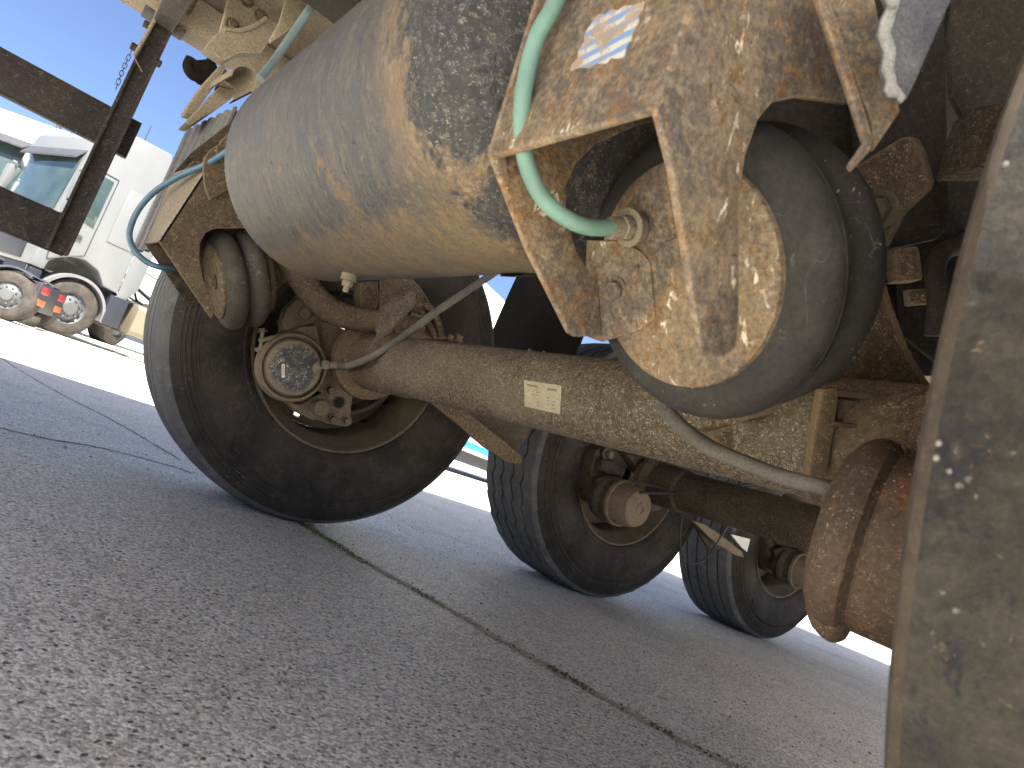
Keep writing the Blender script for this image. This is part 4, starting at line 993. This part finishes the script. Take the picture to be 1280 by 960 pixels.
    bm = B(); cyl(bm, (-1.1, -.75, .6), (-1.1, -.75, 1.15), .26, 20); Q('air_reservoir', bm, 'mid_grey')
    bm = B()
    for s in (-1, 1): lathe(bm, [(.56, 0), (.60, 0), (.60, .58), (.56, .58)], (axle_x, .93*s-.29, .5), (0, 1, 0), 20, (R(62), R(172)) if flat is None else (R(10), R(170)), close=True, up=(0, 0, 1))
    Q('rear_mudguard', bm, 'dark')
    bm = B(); bx(bm, -4.98, -4.9, -1.15, 1.15, .38, .98, .02); Q('rear_panel', bm, 'navy')
    bm = B(); bx(bm, -5.0, -4.978, -1.08, -.45, .76, .92, .01); bx(bm, -5.0, -4.978, .45, 1.08, .76, .92, .01); Q('tail_light', bm, 'red_lens')
    bm = B(); bx(bm, -5.0, -4.978, -1.08, -.45, .50, .64, .01); bx(bm, -5.0, -4.978, .45, 1.08, .50, .64, .01); Q('reflector_board', bm, 'orange_lens')
    bm = B(); tube(bm, [(-.2, .7, 3.8), (-.2, .7, 4.25)], .012, 6, 2); cyl(bm, (.1, .6, 3.78), (.1, .6, 3.88), .05, 10); Q('antenna', bm, 'dark')
    if box_trailer:
        bm = B(); bx(bm, -14.5, -1.7, -1.27, 1.27, 1.1, 3.75, .03); Q('trailer_body', bm, 'white_paint')
        bm = B()
        for z in (1.5, 2.0, 2.5, 3.0): bx(bm, -14.4, -1.8, -1.285, 1.285, z, z+.04, .005)
        bx(bm, -14.5, -1.7, -1.29, 1.29, 3.55, 3.76, .02); Q('trailer_rib', bm, 'mid_grey')
    return e
def heading(dx, dy): return math.atan2(dy, dx)
G = 'trucks parked across the yard'
def at_ground(px, local, h, sc):
    """truck origin so that its local point (x, y) stands on the ground seen at px"""
    h = np.array(h)/np.hypot(*h); p = PZ(0)(*px)[:2]; l = np.array((-h[1], h[0]))
    q = p-sc*(local[0]*h+local[1]*l); return (q[0], q[1], 0)
def at_height(px, local, h, sc):
    h = np.array(h)/np.hypot(*h); p = PZ(local[2]*sc)(*px)[:2]; l = np.array((-h[1], h[0]))
    q = p-sc*(local[0]*h+local[1]*l); return (q[0], q[1], 0)
h = (-.93, -.36); lorry('tractor_unit', 'pale grey tractor unit seen from its side, cream fuel tank behind the front wheel', G, at_ground((71, 418), (0, 1.19), h, .97), heading(*h), .97, 'grey_paint', 'navy', flat=True)
h = (-.97, .25); lorry('tractor_unit', 'low dark tractor chassis at far left, red and orange boards on its rear end', G, at_ground((-5, 397), (-4.5, 1.2), h, .68), heading(*h), .68, 'white_paint', 'dark', axle_x=-4.5, flat=None)
h = (-.60, -.80); lorry('articulated_lorry', 'white articulated lorry facing us between the rails, tinted windscreen under a dark visor', G, at_height((46, 186), (1.10, 1.2, 3.05), h, 1.12), heading(*h), 1.12, 'white_paint', 'mid_grey', box_trailer=True)
# striped trailer seen between the wheels
bt = tag(empty('striped_trailer', (9.5, 13.0, 0)), 'white trailer with bright blue stripes seen between the wheels', 'trailer'); bt.rotation_euler = (0, 0, R(28))
def Qb(n, bm, m): return build(n, bm, M[m], bt, loc=(0, 0, 0))
bm = B(); bx(bm, -6, 7, -1.25, 1.25, .55, 3.9, .03); Qb('body', bm, 'white_paint')
bm = B()
for z in (.62, .86, 1.12, 1.40): bx(bm, -6.02, 7.02, -1.27, 1.27, z, z+.14, .003)
Qb('blue_stripe', bm, 'blue_paint')
bm = B()
for z in (.54, .78, 2.6, 2.9, 3.2): bx(bm, -6.015, 7.015, -1.265, 1.265, z, z+.06, .003)
Qb('grey_stripe', bm, 'grey_stripe')
bm = B(); bx(bm, -5.8, 6.8, -1.1, 1.1, .28, .53, .01); Qb('underframe', bm, 'dark')
for x in (-4.6, 4.4, 5.6):
    for s in (-1, 1): ring_wheel(bt, x, 1.0*s, .48, .3, s)
# white van far off past the rear of the trailer
vn = tag(empty('delivery_van', (10.0, 2.6, 0)), 'white van far off past the rear axle, beside the near tyre', 'van'); vn.rotation_euler = (0, 0, R(75))
def Qv(n, bm, m): return build(n, bm, M[m], vn, loc=(0, 0, 0))
bm = B(); prism(bm, [(-2.6, -.95, .45), (-2.6, -.95, 2.35), (1.0, -.95, 2.35), (1.75, -.95, 1.35), (2.5, -.95, 1.15), (2.6, -.95, .45)], (0, 1.9, 0), .06); Qv('body', bm, 'white_paint')
bm = B(); prism(bm, [(1.02, -.85, 2.25), (1.74, -.85, 1.40), (1.74, .85, 1.40), (1.02, .85, 2.25)], (.02, 0, .02), .005); Qv('windscreen', bm, 'glass')
for s in (-1, 1):
    y = .955*s
    bm = B(); prism(bm, [(.35, y, 1.4), (.35, y, 2.1), (.95, y, 2.1), (1.5, y, 1.4)], (0, .006*s, 0), .002); Qv('side_window', bm, 'glass')
    bm = B(); bx(bm, -2.6, 2.6, min(y, y+.02*s), max(y, y+.02*s), .42, .62, .01); Qv('sill_trim', bm, 'dark')
    for x in (-1.6, 1.75): ring_wheel(vn, x, .84*s, .34, .22, s)

# ------------------------------------------------------------------ separate alike pieces that came out of one loop
def split_pieces(names, gap=.004):
    for o in [o for o in SC.objects if o.type == 'MESH' and o.name.split('.')[0] in names and o.data.users == 1]:
        me = o.data; nv = len(me.vertices); par = list(range(nv))
        def find(i):
            while par[i] != i: par[i] = par[par[i]]; i = par[i]
            return i
        for e in me.edges:
            a, b = find(e.vertices[0]), find(e.vertices[1])
            if a != b: par[a] = b
        isl = {}
        for i in range(nv): isl.setdefault(find(i), []).append(i)
        if len(isl) < 2: continue
        co = np.array([v.co for v in me.vertices]); G = []
        for ids in isl.values():
            lo, hi = co[ids].min(0)-gap, co[ids].max(0)+gap; hit = [g for g in G if (g[0] <= hi).all() and (lo <= g[1]).all()]
            for g in hit: G = [q for q in G if q is not g]; lo, hi, ids = np.minimum(lo, g[0]), np.maximum(hi, g[1]), ids+g[2]
            G.append((lo, hi, ids))
        if len(G) < 2: continue
        owner = {}
        for k, g in enumerate(G):
            for i in g[2]: owner[i] = k
        for k in range(len(G)-1, -1, -1):
            bm = bmesh.new(); bm.from_mesh(me); bm.verts.ensure_lookup_table()
            bmesh.ops.delete(bm, geom=[v for v in bm.verts if owner[v.index] != k], context='VERTS')
            if k == 0: bm.to_mesh(me); bm.free(); break
            m2 = bpy.data.meshes.new(o.name.split('.')[0]); bm.to_mesh(m2); bm.free()
            for mm in me.materials: m2.materials.append(mm)
            c = o.copy(); c.data = m2; COL.objects.link(c)
split_pieces({'lug', 'bolt', 'strap', 'weld_tab', 'step', 'tail_light', 'reflector_board', 'pin', 'wire', 'rib', 'clamp_plate', 'tank_strap', 'cable', 'rear_mudguard', 'blue_stripe', 'grey_stripe', 'trailer_rib', 'mould_ridge', 'caliper_rib', 'main_beam', 'hand_hole', 'side_vent'})
